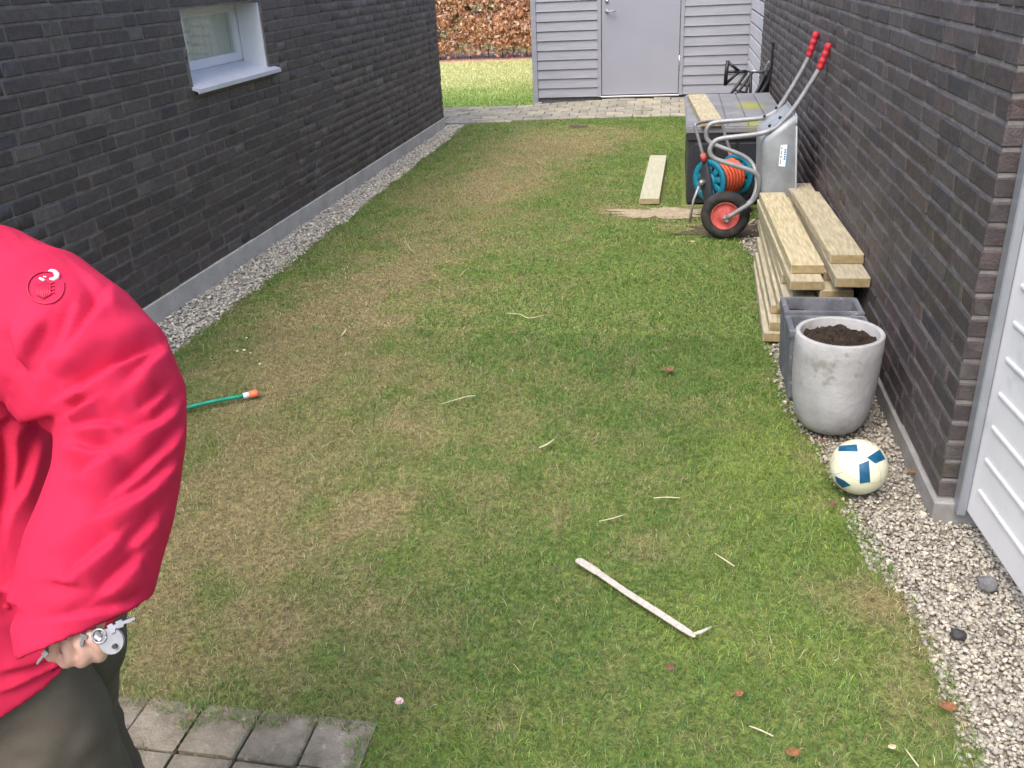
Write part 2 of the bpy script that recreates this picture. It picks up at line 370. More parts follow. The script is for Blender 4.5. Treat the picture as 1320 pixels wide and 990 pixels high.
for nm, n0, y0, y1, Lm, Wm, lab in (('grass', 330000, 1.0, 4.0, .027, .0020, 'short patchy lawn grass between the two brick walls, nearer part'), ('grass', 250000, 4.0, 10.56, .024, .0034, 'short lawn grass with worn brown patches towards the grey shed')):
    x, y = grass_points(n0, y0, y1)
    d, m_, k_ = lawn_maps(x, y); worn = np.clip(blobs(x, y, [(730, 172, .55, .5, .55), (850, 272, .45, .14, 1.2), (745, 162, .18, .12, 1.5), (650, 235, .3, .8, .3), (935, 292, .3, .14, .8)]), 0, .92)
    keep = rng.random(len(x)) > worn * .85
    x, y = x[keep], y[keep]; n = len(x)
    col, d = colour(x, y, n)
    L = Lm * rng.lognormal(-.05, .3, n) * (1 - .3 * d) * (.6 + .8 * fbm(x, y, 6, 151)); lean = np.clip(rng.normal(1.15, .38, n) + .12 * d, .05, 1.55)
    far = np.clip(y / 4 if y0 < 4 else 1 + 0 * y, .75, 1)
    make_grass(nm, x, y, np.where((x < -.66) & (y < 1.5), -.006, ground_z(x, y) - .013), L, Wm * rng.uniform(.6, 1.3, n) * far, col, lean, M_grass, lab)
# bare sandy patch and a dark scuffed patch of earth, as thin sheets on the lawn
def patch(name, px, py, rx, ry, z, mt, seed, lab):
    c = G(px, py); bm = bmesh.new(); n = 120; vs_ = [bm.verts.new((c.x, c.y, z + .004))]
    for ring in (.5, 1):
        for k in range(n):
            a = 2 * math.pi * k / n; r = ring * (.72 + .5 * mnoise.noise(Vector((math.cos(a) * 1.7, math.sin(a) * 1.7, seed))) + .35 * mnoise.noise(Vector((math.cos(a) * 5, math.sin(a) * 5, seed + 3))) + .25 * mnoise.noise(Vector((math.cos(a) * 14, math.sin(a) * 14, seed + 5))))
            vs_.append(bm.verts.new((c.x + rx * r * math.cos(a), c.y + ry * r * math.sin(a), z if ring == 1 else z + .006 + .004 * mnoise.noise(Vector((a, seed, 2))))))
    for k in range(n):
        bm.faces.new((vs_[0], vs_[1 + k], vs_[1 + (k + 1) % n]))
        bm.faces.new((vs_[1 + k], vs_[1 + n + k], vs_[1 + n + (k + 1) % n], vs_[1 + (k + 1) % n]))
    return tag(obj(name, bm, mt, None, True), kind='structure')
patch('sand_patch', 850, 273, .46, .17, -.004, M_sand, 3, '')
patch('soil_patch', 745, 163, .17, .12, .0, M_soil, 8, '')
patch('soil_patch', 935, 296, .34, .2, -.006, M_soil, 12, '')

# far garden lawn beyond the path
fb = bmesh.new(); box(fb, -9, 4, 11.55, 17.6, -.03, -.006)
M_flawn = mat('far_lawn_thatch', (.2, .3, .08), (.36, .38, .15), 3, .95, 1.0, 60, spec=.1)
tag(obj('far_lawn', fb, M_flawn), kind='structure')
n = 60000; x = rng.uniform(-5.0, -1.5, n); y = rng.uniform(11.6, 17.55, n)
ok = ~((x > -1.74)); x, y = x[ok], y[ok]; n = len(x)
t = np.clip((y - 12.4) / 2.2 + (fbm(x, y, 1.5, 5) - .5) * .9, 0, 1)[:, None]
col = (np.array([.30, .45, .12]) * (1 - t) + np.array([.68, .68, .34]) * t) * rng.lognormal(0, .2, n)[:, None]  # sunlit, washed-out brightness put into the blade colour, paler with distance
make_grass('grass', x, y, 0 * x - .008, .035 * rng.lognormal(0, .3, n), .008 * rng.uniform(.6, 1.3, n), np.clip(col, 0, .8), np.clip(rng.normal(.8, .35, n), .05, 1.4), M_grass, 'yellow green lawn grass coloured pale as if sunlit in front of the copper hedge')
lt_ = bmesh.new(); box(lt_, -9, 4, 17.5, 19.6, -.03, .004); M_litter = mat('leaf_litter', (.36, .22, .17), (.5, .34, .27), 14, .95, .6, 60); tag(obj('leaf_litter_ground', lt_, M_litter), kind='structure')

# ------------------------------------------------------------------ gravel
def stone_variant(seed):
    r = random.Random(seed); bm = bmesh.new(); s = (1, r.uniform(.65, .95), r.uniform(.45, .75))
    for k in range(11):
        v = Vector((r.gauss(0, 1), r.gauss(0, 1), r.gauss(0, 1))).normalized() * r.uniform(.85, 1.05); bm.verts.new((v.x * s[0], v.y * s[1], v.z * s[2]))
    res = bmesh.ops.convex_hull(bm, input=bm.verts[:]); bmesh.ops.triangulate(bm, faces=bm.faces[:])
    bm.verts.index_update(); bm.verts.ensure_lookup_table()
    used = sorted({v.index for f in bm.faces for v in f.verts}); mp = {a: i for i, a in enumerate(used)}
    vv = np.array([bm.verts[i].co[:] for i in used]); ff = np.array([[mp[v.index] for v in f.verts] for f in bm.faces]); bm.free(); return vv, ff
SV = [stone_variant(100 + i) for i in range(14)]
def make_stones(name, x, y, z, rad, label, tone=1.0):
    Vs = []; Fs = []; Cs = []; off = 0
    for i in range(len(x)):
        v, f_ = SV[i % 14]
        a = rng.random() * 6.283; tl = rng.normal(0, .45); ca, sa = math.cos(a), math.sin(a); ct, st = math.cos(tl), math.sin(tl)
        q = v * rad[i]; q = np.column_stack([q[:, 0], q[:, 1] * ct - q[:, 2] * st, q[:, 1] * st + q[:, 2] * ct])
        q = np.column_stack([q[:, 0] * ca - q[:, 1] * sa, q[:, 0] * sa + q[:, 1] * ca, q[:, 2]]) + (x[i], y[i], z[i])
        u = rng.random(); base = np.array([.50, .468, .395]) if u < .6 else np.array([.40, .38, .345]) if u < .8 else np.array([.60, .56, .48]) if u < .93 else np.array([.24, .20, .165])
        c_ = base * tone * rng.lognormal(0, .15)
        Vs.append(q); Fs.append(f_ + off); Cs.append(np.repeat(c_[None], len(v), 0)); off += len(v)
    F = np.concatenate(Fs); me = np_mesh(name, np.concatenate(Vs), F.ravel(), [3] * len(F), np.clip(np.concatenate(Cs), 0, .85))
    return tag(link(name, me, M_stonecol), label, 'gravel', kind='stuff')
def gravel_strip(n, y0, y1, xa, xb, rmean, label, tone=1.0):
    y = rng.uniform(y0, y1, n); x = xa(y) + (xb(y) - xa(y)) * rng.random(n)
    r = rmean * rng.lognormal(0, .22, n); z = -.022 + rng.uniform(0, .016, n); make_stones('gravel', x, y, z, r, label, tone)
gravel_strip(12500, 1.3, 10.3, lambda y: wallL_x(y) + .02, lambda y: lawn_left(y) + (fbm(y, y * 0, 5, 5) - .45) * .1, .0112, 'pale gravel strip along the foot of the house wall')
gravel_strip(17000, .9, 2.55, lambda y: lawn_right(y) - .05 + (fbm(y, y * 0, 6, 15) - .5) * .12, lambda y: 0 * y + 1.22, .0086, 'pale gravel in front of the white garage door', .77)
gravel_strip(8000, 2.5, 6.3, lambda y: lawn_right(y) - .02 + (fbm(y, y * 0, 6, 25) - .5) * .06, lambda y: 0 * y + WR - .0, .0088, 'pale gravel strip along the foot of the garage wall', .77)
M_gbed = mat('stone_dust', (.24, .215, .18), (.36, .33, .285), 60, .95, .6, 120)
gb = bmesh.new(); box(gb, -3.0, -2.2, -1, 10.4, -.2, -.021); tag(obj('gravel_bed', gb, M_gbed), kind='structure')
gb = bmesh.new(); box(gb, .2, 3.2, -1, 10.4, -.2, -.022); tag(obj('gravel_bed', gb, M_gbed), kind='structure')

# ------------------------------------------------------------------ brick walls
CH = .0667; BH = .0550
BL = {'s': .228, 'h': .108, 'q': .168}
def brick_mesh(kind, var, tint, depth=.108):
    r = random.Random(hash((kind, var)) % 9973 if False else {'s': 1, 'h': 2, 'q': 3}[kind] * 100 + var)
    l = BL[kind]; bm = bmesh.new()
    # local frame: x along the wall, y outwards (face at y=0, body behind), z up
    box(bm, 0, l, -depth, 0, 0, BH, bev=.004)
    for v in bm.verts:
        v.co += Vector((r.uniform(-.0018, .0018), r.uniform(-.0016, .0016), r.uniform(-.0018, .0018)))
    bmesh.ops.triangulate(bm, faces=[f for f in bm.faces if len(f.verts) > 4])
    me = bpy.data.meshes.new('brick'); bm.to_mesh(me); bm.free()
    a = me.color_attributes.new('Col', 'FLOAT_COLOR', 'POINT')
    k = r.random(); base = Vector((.056, .047, .0465))
    if k < .16: base = Vector((.064, .050, .047))
    elif k < .34: base = Vector((.046, .043, .047))
    elif k < .46: base = Vector((.072, .064, .062))
    elif k < .54: base = Vector((.062, .058, .048))
    base = base * tint if var < 20 else Vector((base.x * tint * 1.02, base.y * tint * 1.02, base.z * tint * 1.07))
    base = base * r.uniform(.78, 1.26)
    for d in a.data: d.color = (*base, 1)
    me.materials.append(M_brick); return me
def wall_bricks(parent, origin, along, out, z0, courses, length, meshes, holes=(), seed=1, corner=False, score_min=0, limit=300):
    """lays every brick of a facade; the largest in the photo become objects, the rest one joined mesh"""
    r = random.Random(seed); al = Vector((*along, 0)); ou = Vector((*out, 0)); places = []
    for c in range(courses):
        z = z0 + c * CH + .006; s = 0.0
        if corner: first = 's' if c % 2 == 0 else 'h'
        else: first = None; s = -r.uniform(0, .2)
        last = None
        while s < length - .02:
            if first: k = first; first = None
            else: k = r.choices('shq', (6, 3, 1.6))[0]
            if k == 'h' and last == 'h' and r.random() < .5: k = 's'
            last = k; l = BL[k]; e = s + l; cut = None
            if e > length: e = length
            inh = [h for h in holes if h[2] - .03 < z < h[3] - .01 and e > h[0] and s < h[1]]
            if inh:
                h = inh[0]
                if s < h[0] - .03: places.append((k, s, h[0] - .004, z, c))
                if e > h[1] + .03: places.append((k, h[1] + .004, e, z, c))
            elif e - s > .03: places.append((k, s, e, z, c))
            s += l + .0122
    scored = []
    for i, (k, s, e, z, c) in enumerate(places):
        P = Vector((*origin, 0)) + al * ((s + e) / 2); P.z = z + BH / 2
        X, Y, D = proj(P); vis = 0
        if D > .3 and -20 < X < 1340 and -15 < Y < 1005:
            view = Vector((0, 0, H)) - P; vis = (e - s) * abs(view.normalized().dot(ou)) / D ** 2
            if X < 190 and Y > 260 + X * .75: vis = 0
        scored.append((vis, i))
    scored.sort(reverse=True); single = {i for v, i in scored[:limit] if v > score_min}
    Vs = []; Fs = []; Cs = []; off = 0; lts = []; cache = {}
    for i, (k, s, e, z, c) in enumerate(places):
        var = r.randrange(10); me = meshes[k][var]
        proud = max(-.0008, r.gauss(.0006, .0013)); P = Vector((*origin, 0)) + al * s + ou * proud; P.z = z
        sx = (e - s) / BL[k]; flip = ou.cross(Vector((0, 0, 1))).dot(al) 
        Mx = Matrix(((al.x * sx, ou.x, 0, P.x), (al.y * sx, ou.y, 0, P.y), (0, 0, 1, P.z), (0, 0, 0, 1)))
        if i in single:
            o = bpy.data.objects.new('brick', me); COL.objects.link(o); o.parent = parent; o.matrix_world = Mx
        else:
            if me.name not in cache:
                vv = np.array([v.co[:] for v in me.vertices]); fi = []; lt = []
                for p in me.polygons: fi += list(p.vertices); lt.append(len(p.vertices))
                cache[me.name] = (vv, np.array(fi), lt, np.array([d.color[:3] for d in me.color_attributes['Col'].data]))
            vv, fi, lt, cc = cache[me.name]; A = np.array(Mx)
            Vs.append(vv @ A[:3, :3].T + A[:3, 3]); Fs.append(fi + off); lts += lt; Cs.append(cc * r.uniform(.85, 1.18)); off += len(vv)
    if Vs:
        me = np_mesh('brickwork', np.concatenate(Vs), np.concatenate(Fs), lts, np.concatenate(Cs))
        tag(link('brickwork', me, M_brick, parent), kind='stuff')
meshL = {k: [brick_mesh(k, v, 1.38) for v in range(10)] for k in 'shq'}
meshR = {k: [brick_mesh(k, v + 20, 1.12) for v in range(10)] for k in 'shq'}

# --- house on the left
house = empty('brick_house', (0, 0, 0), 'dark brick house with small white window and concrete plinth', 'house')
PLH = .095; LZ = 2.45; Y0 = -1.6; Y1 = 10.16
def wl(s, n, z=None):            # along-wall distance from (y=Y0), outward offset
    p = Vector((wallL_x(Y0), Y0)) + WD * s + Vector((WD.y, -WD.x)) * n
    return Vector((p.x, p.y, z)) if z is not None else p
def sof(y): return (y - Y0) / WD.y
LEN = sof(Y1); OUTL = Vector((WD.y, -WD.x))
def slab(name, s0, s1, n0, n1, z0, z1, mt, parent, bev=0):
    Mx = Matrix(((WD.x, OUTL.x, 0, wl(0, 0).x), (WD.y, OUTL.y, 0, wl(0, 0).y), (0, 0, 1, 0), (0, 0, 0, 1)))
    bm = box(bmesh.new(), s0, s1, n0, n1, z0, z1, bev, 1, Mx); bmesh.ops.recalc_face_normals(bm, faces=bm.faces[:]); return obj(name, bm, mt, parent)
ws0, ws1, wz0, wz1 = sof(4.885), sof(5.885), 1.125, 1.492
DEP = .17
# mortar core in pieces round the window opening
slab('wall', 0, ws0, -.35, -.0042, PLH, LZ, M_mortarL, house)
slab('wall', ws1, LEN - .005, -.35, -.0042, PLH, LZ, M_mortarL, house)
slab('wall', ws0, ws1, -.35, -.0042, PLH, wz0 - .085, M_mortarL, house)
slab('wall', ws0, ws1, -.35, -.0042, wz1, LZ, M_mortarL, house)
slab('house_floor', 0, LEN - .4, -5.0, -.36, -.05, .12, mat('pale_floor', (.6, .58, .54), (.7, .68, .64), 2, .6), house)
slab('gable_wall', LEN - .35, LEN - .006, -5.0, -.36, 0, LZ, M_mortarL, house)
slab('plinth', -.02, LEN + .006, -.3, .008, -.1, PLH, M_plinth, house, .004)
slab('roof', -.2, LEN + .05, -5.0, .02, LZ, LZ + .16, M_darkplastic, house, .01)
joint_s = sof(9.93)
wall_bricks(house, wl(0, 0), WD, OUTL, PLH, 35, joint_s - .01, meshL, [(ws0, ws1, wz0 - .075, wz1)], seed=5)
o2 = wl(joint_s + .012, 0)
wall_bricks(house, o2, WD, OUTL, PLH, 35, LEN - joint_s - .012, meshL, seed=9, corner=False, limit=0)
slab('expansion_joint', joint_s - .008, joint_s + .010, -.02, -.0015, PLH, LZ, mat('joint_sealant', (.12, .12, .125), (.2, .2, .2), 10, .8), house)
# window
win = tag(empty('window', wl(ws0, 0, wz0))); win.parent = house
def wpart(name, s0, s1, n0, n1, z0, z1, mt, bev=.003, par=win):
    return slab(name, s0, s1, n0, n1, z0, z1, mt, par, bev)
fz0 = wz0 + .015
wpart('frame', ws0 + .02, ws1 - .003, -DEP - .05, -DEP, fz0, fz0 + .055, M_white)
wpart('frame', ws0 + .02, ws1 - .003, -DEP - .05, -DEP, wz1 - .055, wz1 - .006, M_white)
wpart('frame', ws1 - .072, ws1 - .002, -DEP - .048, -DEP + .002, fz0 + .002, wz1 - .008, M_white)
wpart('frame', ws0 + .002, ws0 + .072, -DEP - .048, -DEP + .002, fz0 + .002, wz1 - .008, M_white)
wpart('pane', ws0 + .06, ws1 - .06, -DEP - .026, -DEP - .022, fz0 + .05, wz1 - .05, M_glass, 0)
wpart('jamb', ws1 - .022, ws1 - .001, -DEP + .004, -.012, wz0 - .055, wz1 - .004, M_white)
wpart('jamb', ws0 + .001, ws0 + .022, -DEP + .004, -.012, wz0 + .004, wz1 - .004, M_white)
# sloping sill with clipped ends
sb = bmesh.new()
prof = [(-DEP - .01, wz0 + .016), (.045, wz0 - .052), (.045, wz0 - .075), (.036, wz0 - .075), (.036, wz0 - .066), (-DEP - .01, wz0 + .002)]
for s_ in (ws0 - .03, ws1 + .075):
    for n_, z_ in prof: sb.verts.new(wl(s_, n_, z_))
sb.verts.ensure_lookup_table(); k = len(prof)
for i in range(k): sb.faces.new((sb.verts[i], sb.verts[(i + 1) % k], sb.verts[k + (i + 1) % k], sb.verts[k + i]))
sb.faces.new(sb.verts[:k][::-1]); sb.faces.new(sb.verts[k:]); bmesh.ops.recalc_face_normals(sb, faces=sb.faces[:])
obj('sill', sb, mat('sill_metal', (.50, .51, .56), (.58, .59, .64), 5, .4, .02), win)
# curtain and room behind the pane
cb = bmesh.new(); rows = []
for zz in (wz0 - .05, wz1 + .02):
    rows.append([cb.verts.new(wl(ws0 + .02 + (ws1 - ws0) * u / 90 * .96, -DEP - .075 + .014 * math.sin(u * .75) + .008 * math.sin(u * 1.9 + 1), zz)) for u in range(91)])
for i in range(90): cb.faces.new((rows[0][i], rows[0][i + 1], rows[1][i + 1], rows[1][i]))
M_curt = mat('net_curtain', (.62, .64, .58), (.8, .81, .76), 3, .9, 0, lo=.3, hi=.7)
N_ = M_curt.node_tree.nodes; L_ = M_curt.node_tree.links; P_ = N_['Principled BSDF']; tr_ = N_.new('ShaderNodeBsdfTranslucent'); tr_.inputs['Color'].default_value = (.8, .82, .76, 1)
mx_ = N_.new('ShaderNodeMixShader'); mx_.inputs[0].default_value = .6; L_.new(P_.outputs[0], mx_.inputs[1]); L_.new(tr_.outputs[0], mx_.inputs[2]); L_.new(mx_.outputs[0], N_['Material Output'].inputs['Surface'])
obj('curtain', cb, M_curt, win, True)
wpart('lampshade', ws0 + .05, ws0 + .3, -DEP - .052, -DEP - .034, wz0 + .17, wz1 - .04, mat('beige_blind', (.72, .52, .26), (.8, .62, .36), 4, .8), .008)

# --- garage on the right
gar = empty('brick_garage', (0, 0, 0), 'dark brick garage with white ribbed door standing open', 'garage')
GZ0 = .061; GZ = 2.45
bm = bmesh.new(); box(bm, WR + .0042, 5.0, RC0 + .0042, REND, GZ0, GZ); obj('wall', bm, M_mortarR, gar)
wall_bricks(gar, (WR, RC0), (0, 1), (-1, 0), GZ0, 35, REND - RC0, meshR, seed=21, corner=True)
# front return: bricks beside the jamb
rb = random.Random(4); Vs = []
fr_bricks = []
for c in range(35):
    z = GZ0 + c * CH + .006
    # the corner brick shows its other side here: header on even courses (the side face is already there), stretcher on odd courses
    x0 = WR + (.1205 if c % 2 == 0 else .0)
    k = 's'
    me = meshR[k][rb.randrange(10)]
    Mx = Matrix(((1, 0, 0, x0 + (0.0 if c % 2 == 0 else .0025)), (0, -1, 0, RC0 + (0 if c % 2 == 0 else .0)), (0, 0, 1, z), (0, 0, 0, 1)))
    if c % 2 == 1: Mx = Matrix(((.975, 0, 0, x0 + .004), (0, -1, 0, RC0 + .0005), (0, 0, 1, z + .0004), (0, 0, 0, 1)))
    o = bpy.data.objects.new('brick', me); COL.objects.link(o); o.parent = gar; o.matrix_world = Mx
boxo('plinth', WR - .012, 5.0, RC0 - .022, REND + .01, -.1, GZ0, mat('grey_plinth', (.20, .195, .19), (.29, .285, .28), 7, .9, .4, 60), gar, .006)
boxo('roof', WR - .06, 5.05, RC0 - .06, REND + .06, GZ, GZ + .16, M_darkplastic, gar, .01)
boxo('door_frame', .888, .914, RC0 - .055, RC0 - .002, .035, 2.2, M_jamb, gar, .004)
door = empty('garage_door', (.915, RC0 - .03, .045)); door.parent = gar
dd = Vector((.942 - .907, 2.058 - 2.498, 0)).normalized(); DN = Vector((dd.y, -dd.x, 0))
if DN.x > 0: DN = -DN
DM = Matrix(((dd.x, DN.x, 0, .915), (dd.y, DN.y, 0, RC0 - .035), (0, 0, 1, .05), (0, 0, 0, 1)))
def dpart(name, a0, a1, n0, n1, z0, z1, mt, bev=0, seg=1):
    bm = box(bmesh.new(), a0, a1, n0, n1, z0, z1, bev, seg, DM); bmesh.ops.recalc_face_normals(bm, faces=bm.faces[:]); return obj(name, bm, mt, door)
dpart('leaf', 0, 1.2, -.04, 0, 0, 2.1, M_gdoor, .004, 2)
for k in range(19): dpart('rib', .065, 1.14, -.004, .0055, .10 + k * .106, .10 + k * .106 + .013, M_gdoor, .004, 2)

# --- shed
shed = empty('grey_shed', (0, 0, 0), 'grey clapboard shed with plain grey door and steel handle', 'shed')
SY = 11.6; SX0, SX1 = -1.745, .875; SZ = 2.45
boxo('wall', SX0 + .02, SX1 + 1.5, SY + .03, SY + 3.5, .1, SZ, M_siding, shed)
boxo('plinth', SX0 + .03, SX1, SY + .012, SY + 3.4, -.1, .099, M_greystone, shed)
boxo('footing', SX0 - .02, SX0 + .09, SY - .03, SY + .1, -.1, .045, M_concrete_pot, shed, .008)
boxo('roof', SX0 - .1, SX1 + 1.6, SY - .08, SY + 3.6, SZ, SZ + .14, M_darkplastic, shed, .01)
boxo('corner_board', SX0 - .012, SX0 + .052, SY - .028, SY + .06, .04, SZ, M_siding, shed, .003)
def lap(name, x0, x1, z, hgt, parent, mt, axis='x', P=SY, th=.02):
    bm = bmesh.new(); lo_, hi_ = -.024, -.006
    pr_ = [(lo_, z), (lo_ + .002, z + .006), (hi_, z + hgt), (.02, z + hgt), (.02, z)]
    for s_ in (x0, x1):
        for n_, zz in pr_: bm.verts.new((s_, P + n_, zz) if axis == 'x' else (P + n_, s_, zz))
    bm.verts.ensure_lookup_table(); k = len(pr_)
    for i in range(k): bm.faces.new((bm.verts[i], bm.verts[(i + 1) % k], bm.verts[k + (i + 1) % k], bm.verts[k + i]))
    bm.faces.new(bm.verts[:k]); bm.faces.new(bm.verts[k:]); bmesh.ops.recalc_face_normals(bm, faces=bm.faces[:])
    return obj(name, bm, mt, parent)
DX0, DX1, DZ = -.894, .039, 2.12
for i in range(21):
    z = .1 + i * .111
    if z < DZ + .0:
        lap('board', SX0 + .055, DX0 - .05, z, .118, shed, M_siding); lap('board', DX1 + .05, SX1 - .03, z, .118, shed, M_siding)
    else: lap('board', SX0 + .055, SX1 - .03, z, .118, shed, M_siding)
boxo('corner_board', SX1 - .03, SX1 + .02, SY - .03, SY + .03, .1, SZ, M_siding, shed, .003)
boxo('door_frame', DX0 - .05, DX0 - .006, SY - .03, SY + .03, .09, DZ + .05, M_siding, shed, .003)
boxo('door_frame', DX1 + .006, DX1 + .05, SY - .03, SY + .03, .09, DZ + .05, M_siding, shed, .003)
boxo('door_frame', DX0 - .006, DX1 + .006, SY - .03, SY + .03, DZ + .004, DZ + .05, M_siding, shed, .003)
boxo('threshold', DX0 - .012, DX1 + .012, SY - .065, SY + .0, .085, .104, M_alu, shed, .003)
sd = empty('door', (DX0, SY, .11)); sd.parent = shed
boxo('leaf', DX0, DX1, SY - .016, SY + .025, .112, DZ, M_door, sd, .004)
hb = bmesh.new(); tube(hb, [(DX0 + .065, SY - .018, 1.075), (DX0 + .065, SY - .06, 1.075), (DX0 + .09, SY - .068, 1.075), (DX0 + .17, SY - .066, 1.075)], .009, 10, True, 3); obj('handle', hb, M_steel, sd, True)
lb = bmesh.new(); lathe(lb, [(0, 0), (.024, 0), (.024, .006), (.012, .01), (0, .01)], 20, frame_M((DX0 + .065, SY - .016, 1.075), (0, -1, 0))); obj('rose', lb, M_steel, sd, True)
lb = bmesh.new(); lathe(lb, [(0, 0), (.026, 0), (.026, .01), (.016, .016), (.016, .022), (0, .022)], 20, frame_M((DX0 + .065, SY - .016, 1.19), (0, -1, 0))); obj('lock', lb, M_alu, sd, True)
hz = bmesh.new(); tube(hz, [(DX1 + .004, SY - .03, .40), (DX1 + .004, SY - .03, .55)], .009, 8); obj('hinge', hz, M_alu, sd, True)
hz = bmesh.new(); tube(hz, [(DX1 + .004, SY - .03, 1.70), (DX1 + .004, SY - .03, 1.85)], .009, 8); obj('hinge', hz, M_alu, sd, True)
# pale boarded wing between garage and shed
wing = empty('boarded_wing', (0, 0, 0), 'pale boarded wall joining the garage to the grey shed', 'wall')
boxo('wall', WR + .04, WR + 1.0, REND + .012, SY - .04, -.1, 2.4, M_siding, wing)
for i in range(17):
    z = .08 + i * .138; bm = bmesh.new(); box(bm, WR + .012, WR + .038, REND + .015, SY - .045, z, z + .118, .004); obj('board', bm, M_siding2, wing)

# ------------------------------------------------------------------ path to the shed
path = tag(empty('path'), kind='structure')
def path_z(x, y):
    t = min(max((y - 10.5) / 1.05, 0), 1); s = min(max((x + 2.0) / 1.2, 0), 1); return -.004 + t * (.018 + .058 * s)
pr = random.Random(3); pmesh = []
for v in range(6):
    b = bmesh.new(); box(b, -.103, .103, -.068, .068, -.06, 0, .005)
    for q in b.verts: q.co += Vector((pr.uniform(-.002, .002), pr.uniform(-.002, .002), pr.uniform(-.0015, .0015)))
    me = bpy.data.meshes.new('paver'); b.to_mesh(me); b.free(); me.materials.append(M_paver2); pmesh.append(me)
Vs = []
for j in range(8):
    for i in range(-14, 17):
        x = -1.0 + i * .212 + (.106 if j % 2 else 0); y = 11.55 - .075 - j * .1415
        yf = float(lawn_far(x)) if x > -2.6 else 10.28
        if y - .05 < yf or x > .78: continue
        if x < -2.55 and y < 10.25: continue
        o = bpy.data.objects.new('paver', pmesh[pr.randrange(6)]); COL.objects.link(o); o.parent = path
        e = .1; o.location = (x, y, path_z(x, y) + pr.gauss(0, .0025))
        o.rotation_euler = (math.atan((path_z(x, y + e) - path_z(x, y - e)) / (2 * e)) + pr.gauss(0, .01), -math.atan((path_z(x + e, y) - path_z(x - e, y)) / (2 * e)) + pr.gauss(0, .01), pr.gauss(0, .008))
boxo('bed', -4.0, .83, 10.6, 11.62, -.2, -.03, M_soil, path)
bb = bmesh.new(); g0 = [(-4.0, 11.6), (.83, 11.6)]
# ------------------------------------------------------------------ terrace of square pavers near the person
ter = tag(empty('terrace'), kind='structure')
boxo('bed', -3.0, -.62, -1.2, 1.47, -.2, -.028, M_soil, ter)
for j in range(14):
    for i in range(15):
        if j > 3 and i > 12: pass
        x1 = -.655 - i * .15; y1 = 1.503 - j * .153 - (x1 + .636) * 0
        if x1 < -2.3: continue
        bm = bmesh.new(); box(bm, x1 - .146, x1 - .0035, y1 - .149, y1 - .004, -.07, 0, .004, 2)
        for q in bm.verts: q.co += Vector((pr.uniform(-.0015, .0015), pr.uniform(-.0015, .0015), pr.uniform(-.001, .001)))
        Mz = Matrix.Translation((0, 0, pr.gauss(-.003, .002))) @ Matrix.Translation((x1 - .07, y1 - .07, 0)) @ Matrix.Rotation(pr.gauss(0, .008), 4, 'X') @ Matrix.Rotation(pr.gauss(0, .008), 4, 'Y') @ Matrix.Rotation(pr.gauss(-.02, .006), 4, 'Z') @ Matrix.Translation((-x1 + .07, -y1 + .07, 0))
        bm.transform(Mz); obj('paver', bm, M_paver, ter)

# ------------------------------------------------------------------ hedge
hedge = empty('beech_hedge', (-3.4, 18.3, 0), 'copper brown beech hedge behind the far lawn', 'hedge')
hr = random.Random(12)
stems = []
M_bark = mat('grey_bark', (.09, .07, .055), (.16, .13, .1), 30, .9, .4, 80)
for i in range(20):
    x = -6.3 + i * .29 + hr.uniform(-.06, .06); y = 18.25 + hr.uniform(-.12, .12); lean = hr.uniform(-.12, .12); h = hr.uniform(1.6, 2.0)
    bm = bmesh.new(); tube(bm, [(x, y, -.05), (x + lean * .3, y, h * .35), (x + lean * .6 + .03, y + .03, h * .7), (x + lean, y, h)], [.012, .010, .007, .003], 6, True, 2)
    for k in range(11):
        z = .16 + k * .15 + hr.uniform(-.05, .05); a = hr.uniform(0, 6.28); L_ = hr.uniform(.2, .42); px = x + lean * z / h
        tube(bm, [(px, y, z), (px + math.cos(a) * L_ * .6, y + math.sin(a) * L_ * .6, z + .14), (px + math.cos(a) * L_, y + math.sin(a) * L_, z + .32)], [.006, .004, .002], 4, False)
    obj('stem', bm, M_bark, hedge, True)
n = 120000
x = rng.uniform(-6.4, -.7, n); z = rng.beta(1.25, 1.0, n) * 1.85 + .05; y = 18.25 + rng.normal(0, .27, n)
cl = fbm(x * 1.0, z * 1.3, 3.2, 91) + .25 * fbm(x, z, 12, 93); keep = (cl > .30 + .28 * rng.random(n)) & (rng.random(n) < np.clip((z - .0) / .32, .15, 1)); x, y, z = x[keep], y[keep], z[keep]; n = len(x)
u = rng.normal(0, 1, (n, 3)); u /= np.linalg.norm(u, axis=1)[:, None]; w = np.cross(u, rng.normal(0, 1, (n, 3))); w /= np.linalg.norm(w, axis=1)[:, None]; nn = np.cross(u, w)
ln = .034 * rng.lognormal(0, .25, n)[:, None]; P = np.stack([x, y, z], 1)
vv = np.stack([P - u * ln, P + w * ln * .55 + nn * ln * .2, P + u * ln + nn * ln * .25, P - w * ln * .55 + nn * ln * .2], 1).reshape(-1, 3)
o = np.arange(n)[:, None] * 4; ff = np.concatenate([o + [0, 1, 2], o + [0, 2, 3]], 1).ravel()
cc = np.array([.74, .42, .28]) * rng.lognormal(0, .25, n)[:, None]; cc = np.where((rng.random(n) < .3)[:, None], np.array([.82, .62, .5]) * rng.lognormal(0, .2, n)[:, None], cc); cc = np.where((rng.random(n) < .08)[:, None], np.array([.45, .36, .12]), cc)
me = np_mesh('foliage', vv, ff, [3] * (2 * n), np.repeat(np.clip(cc, 0, .85), 4, 0)); tag(link('foliage', me, M_beech, hedge), kind='stuff')

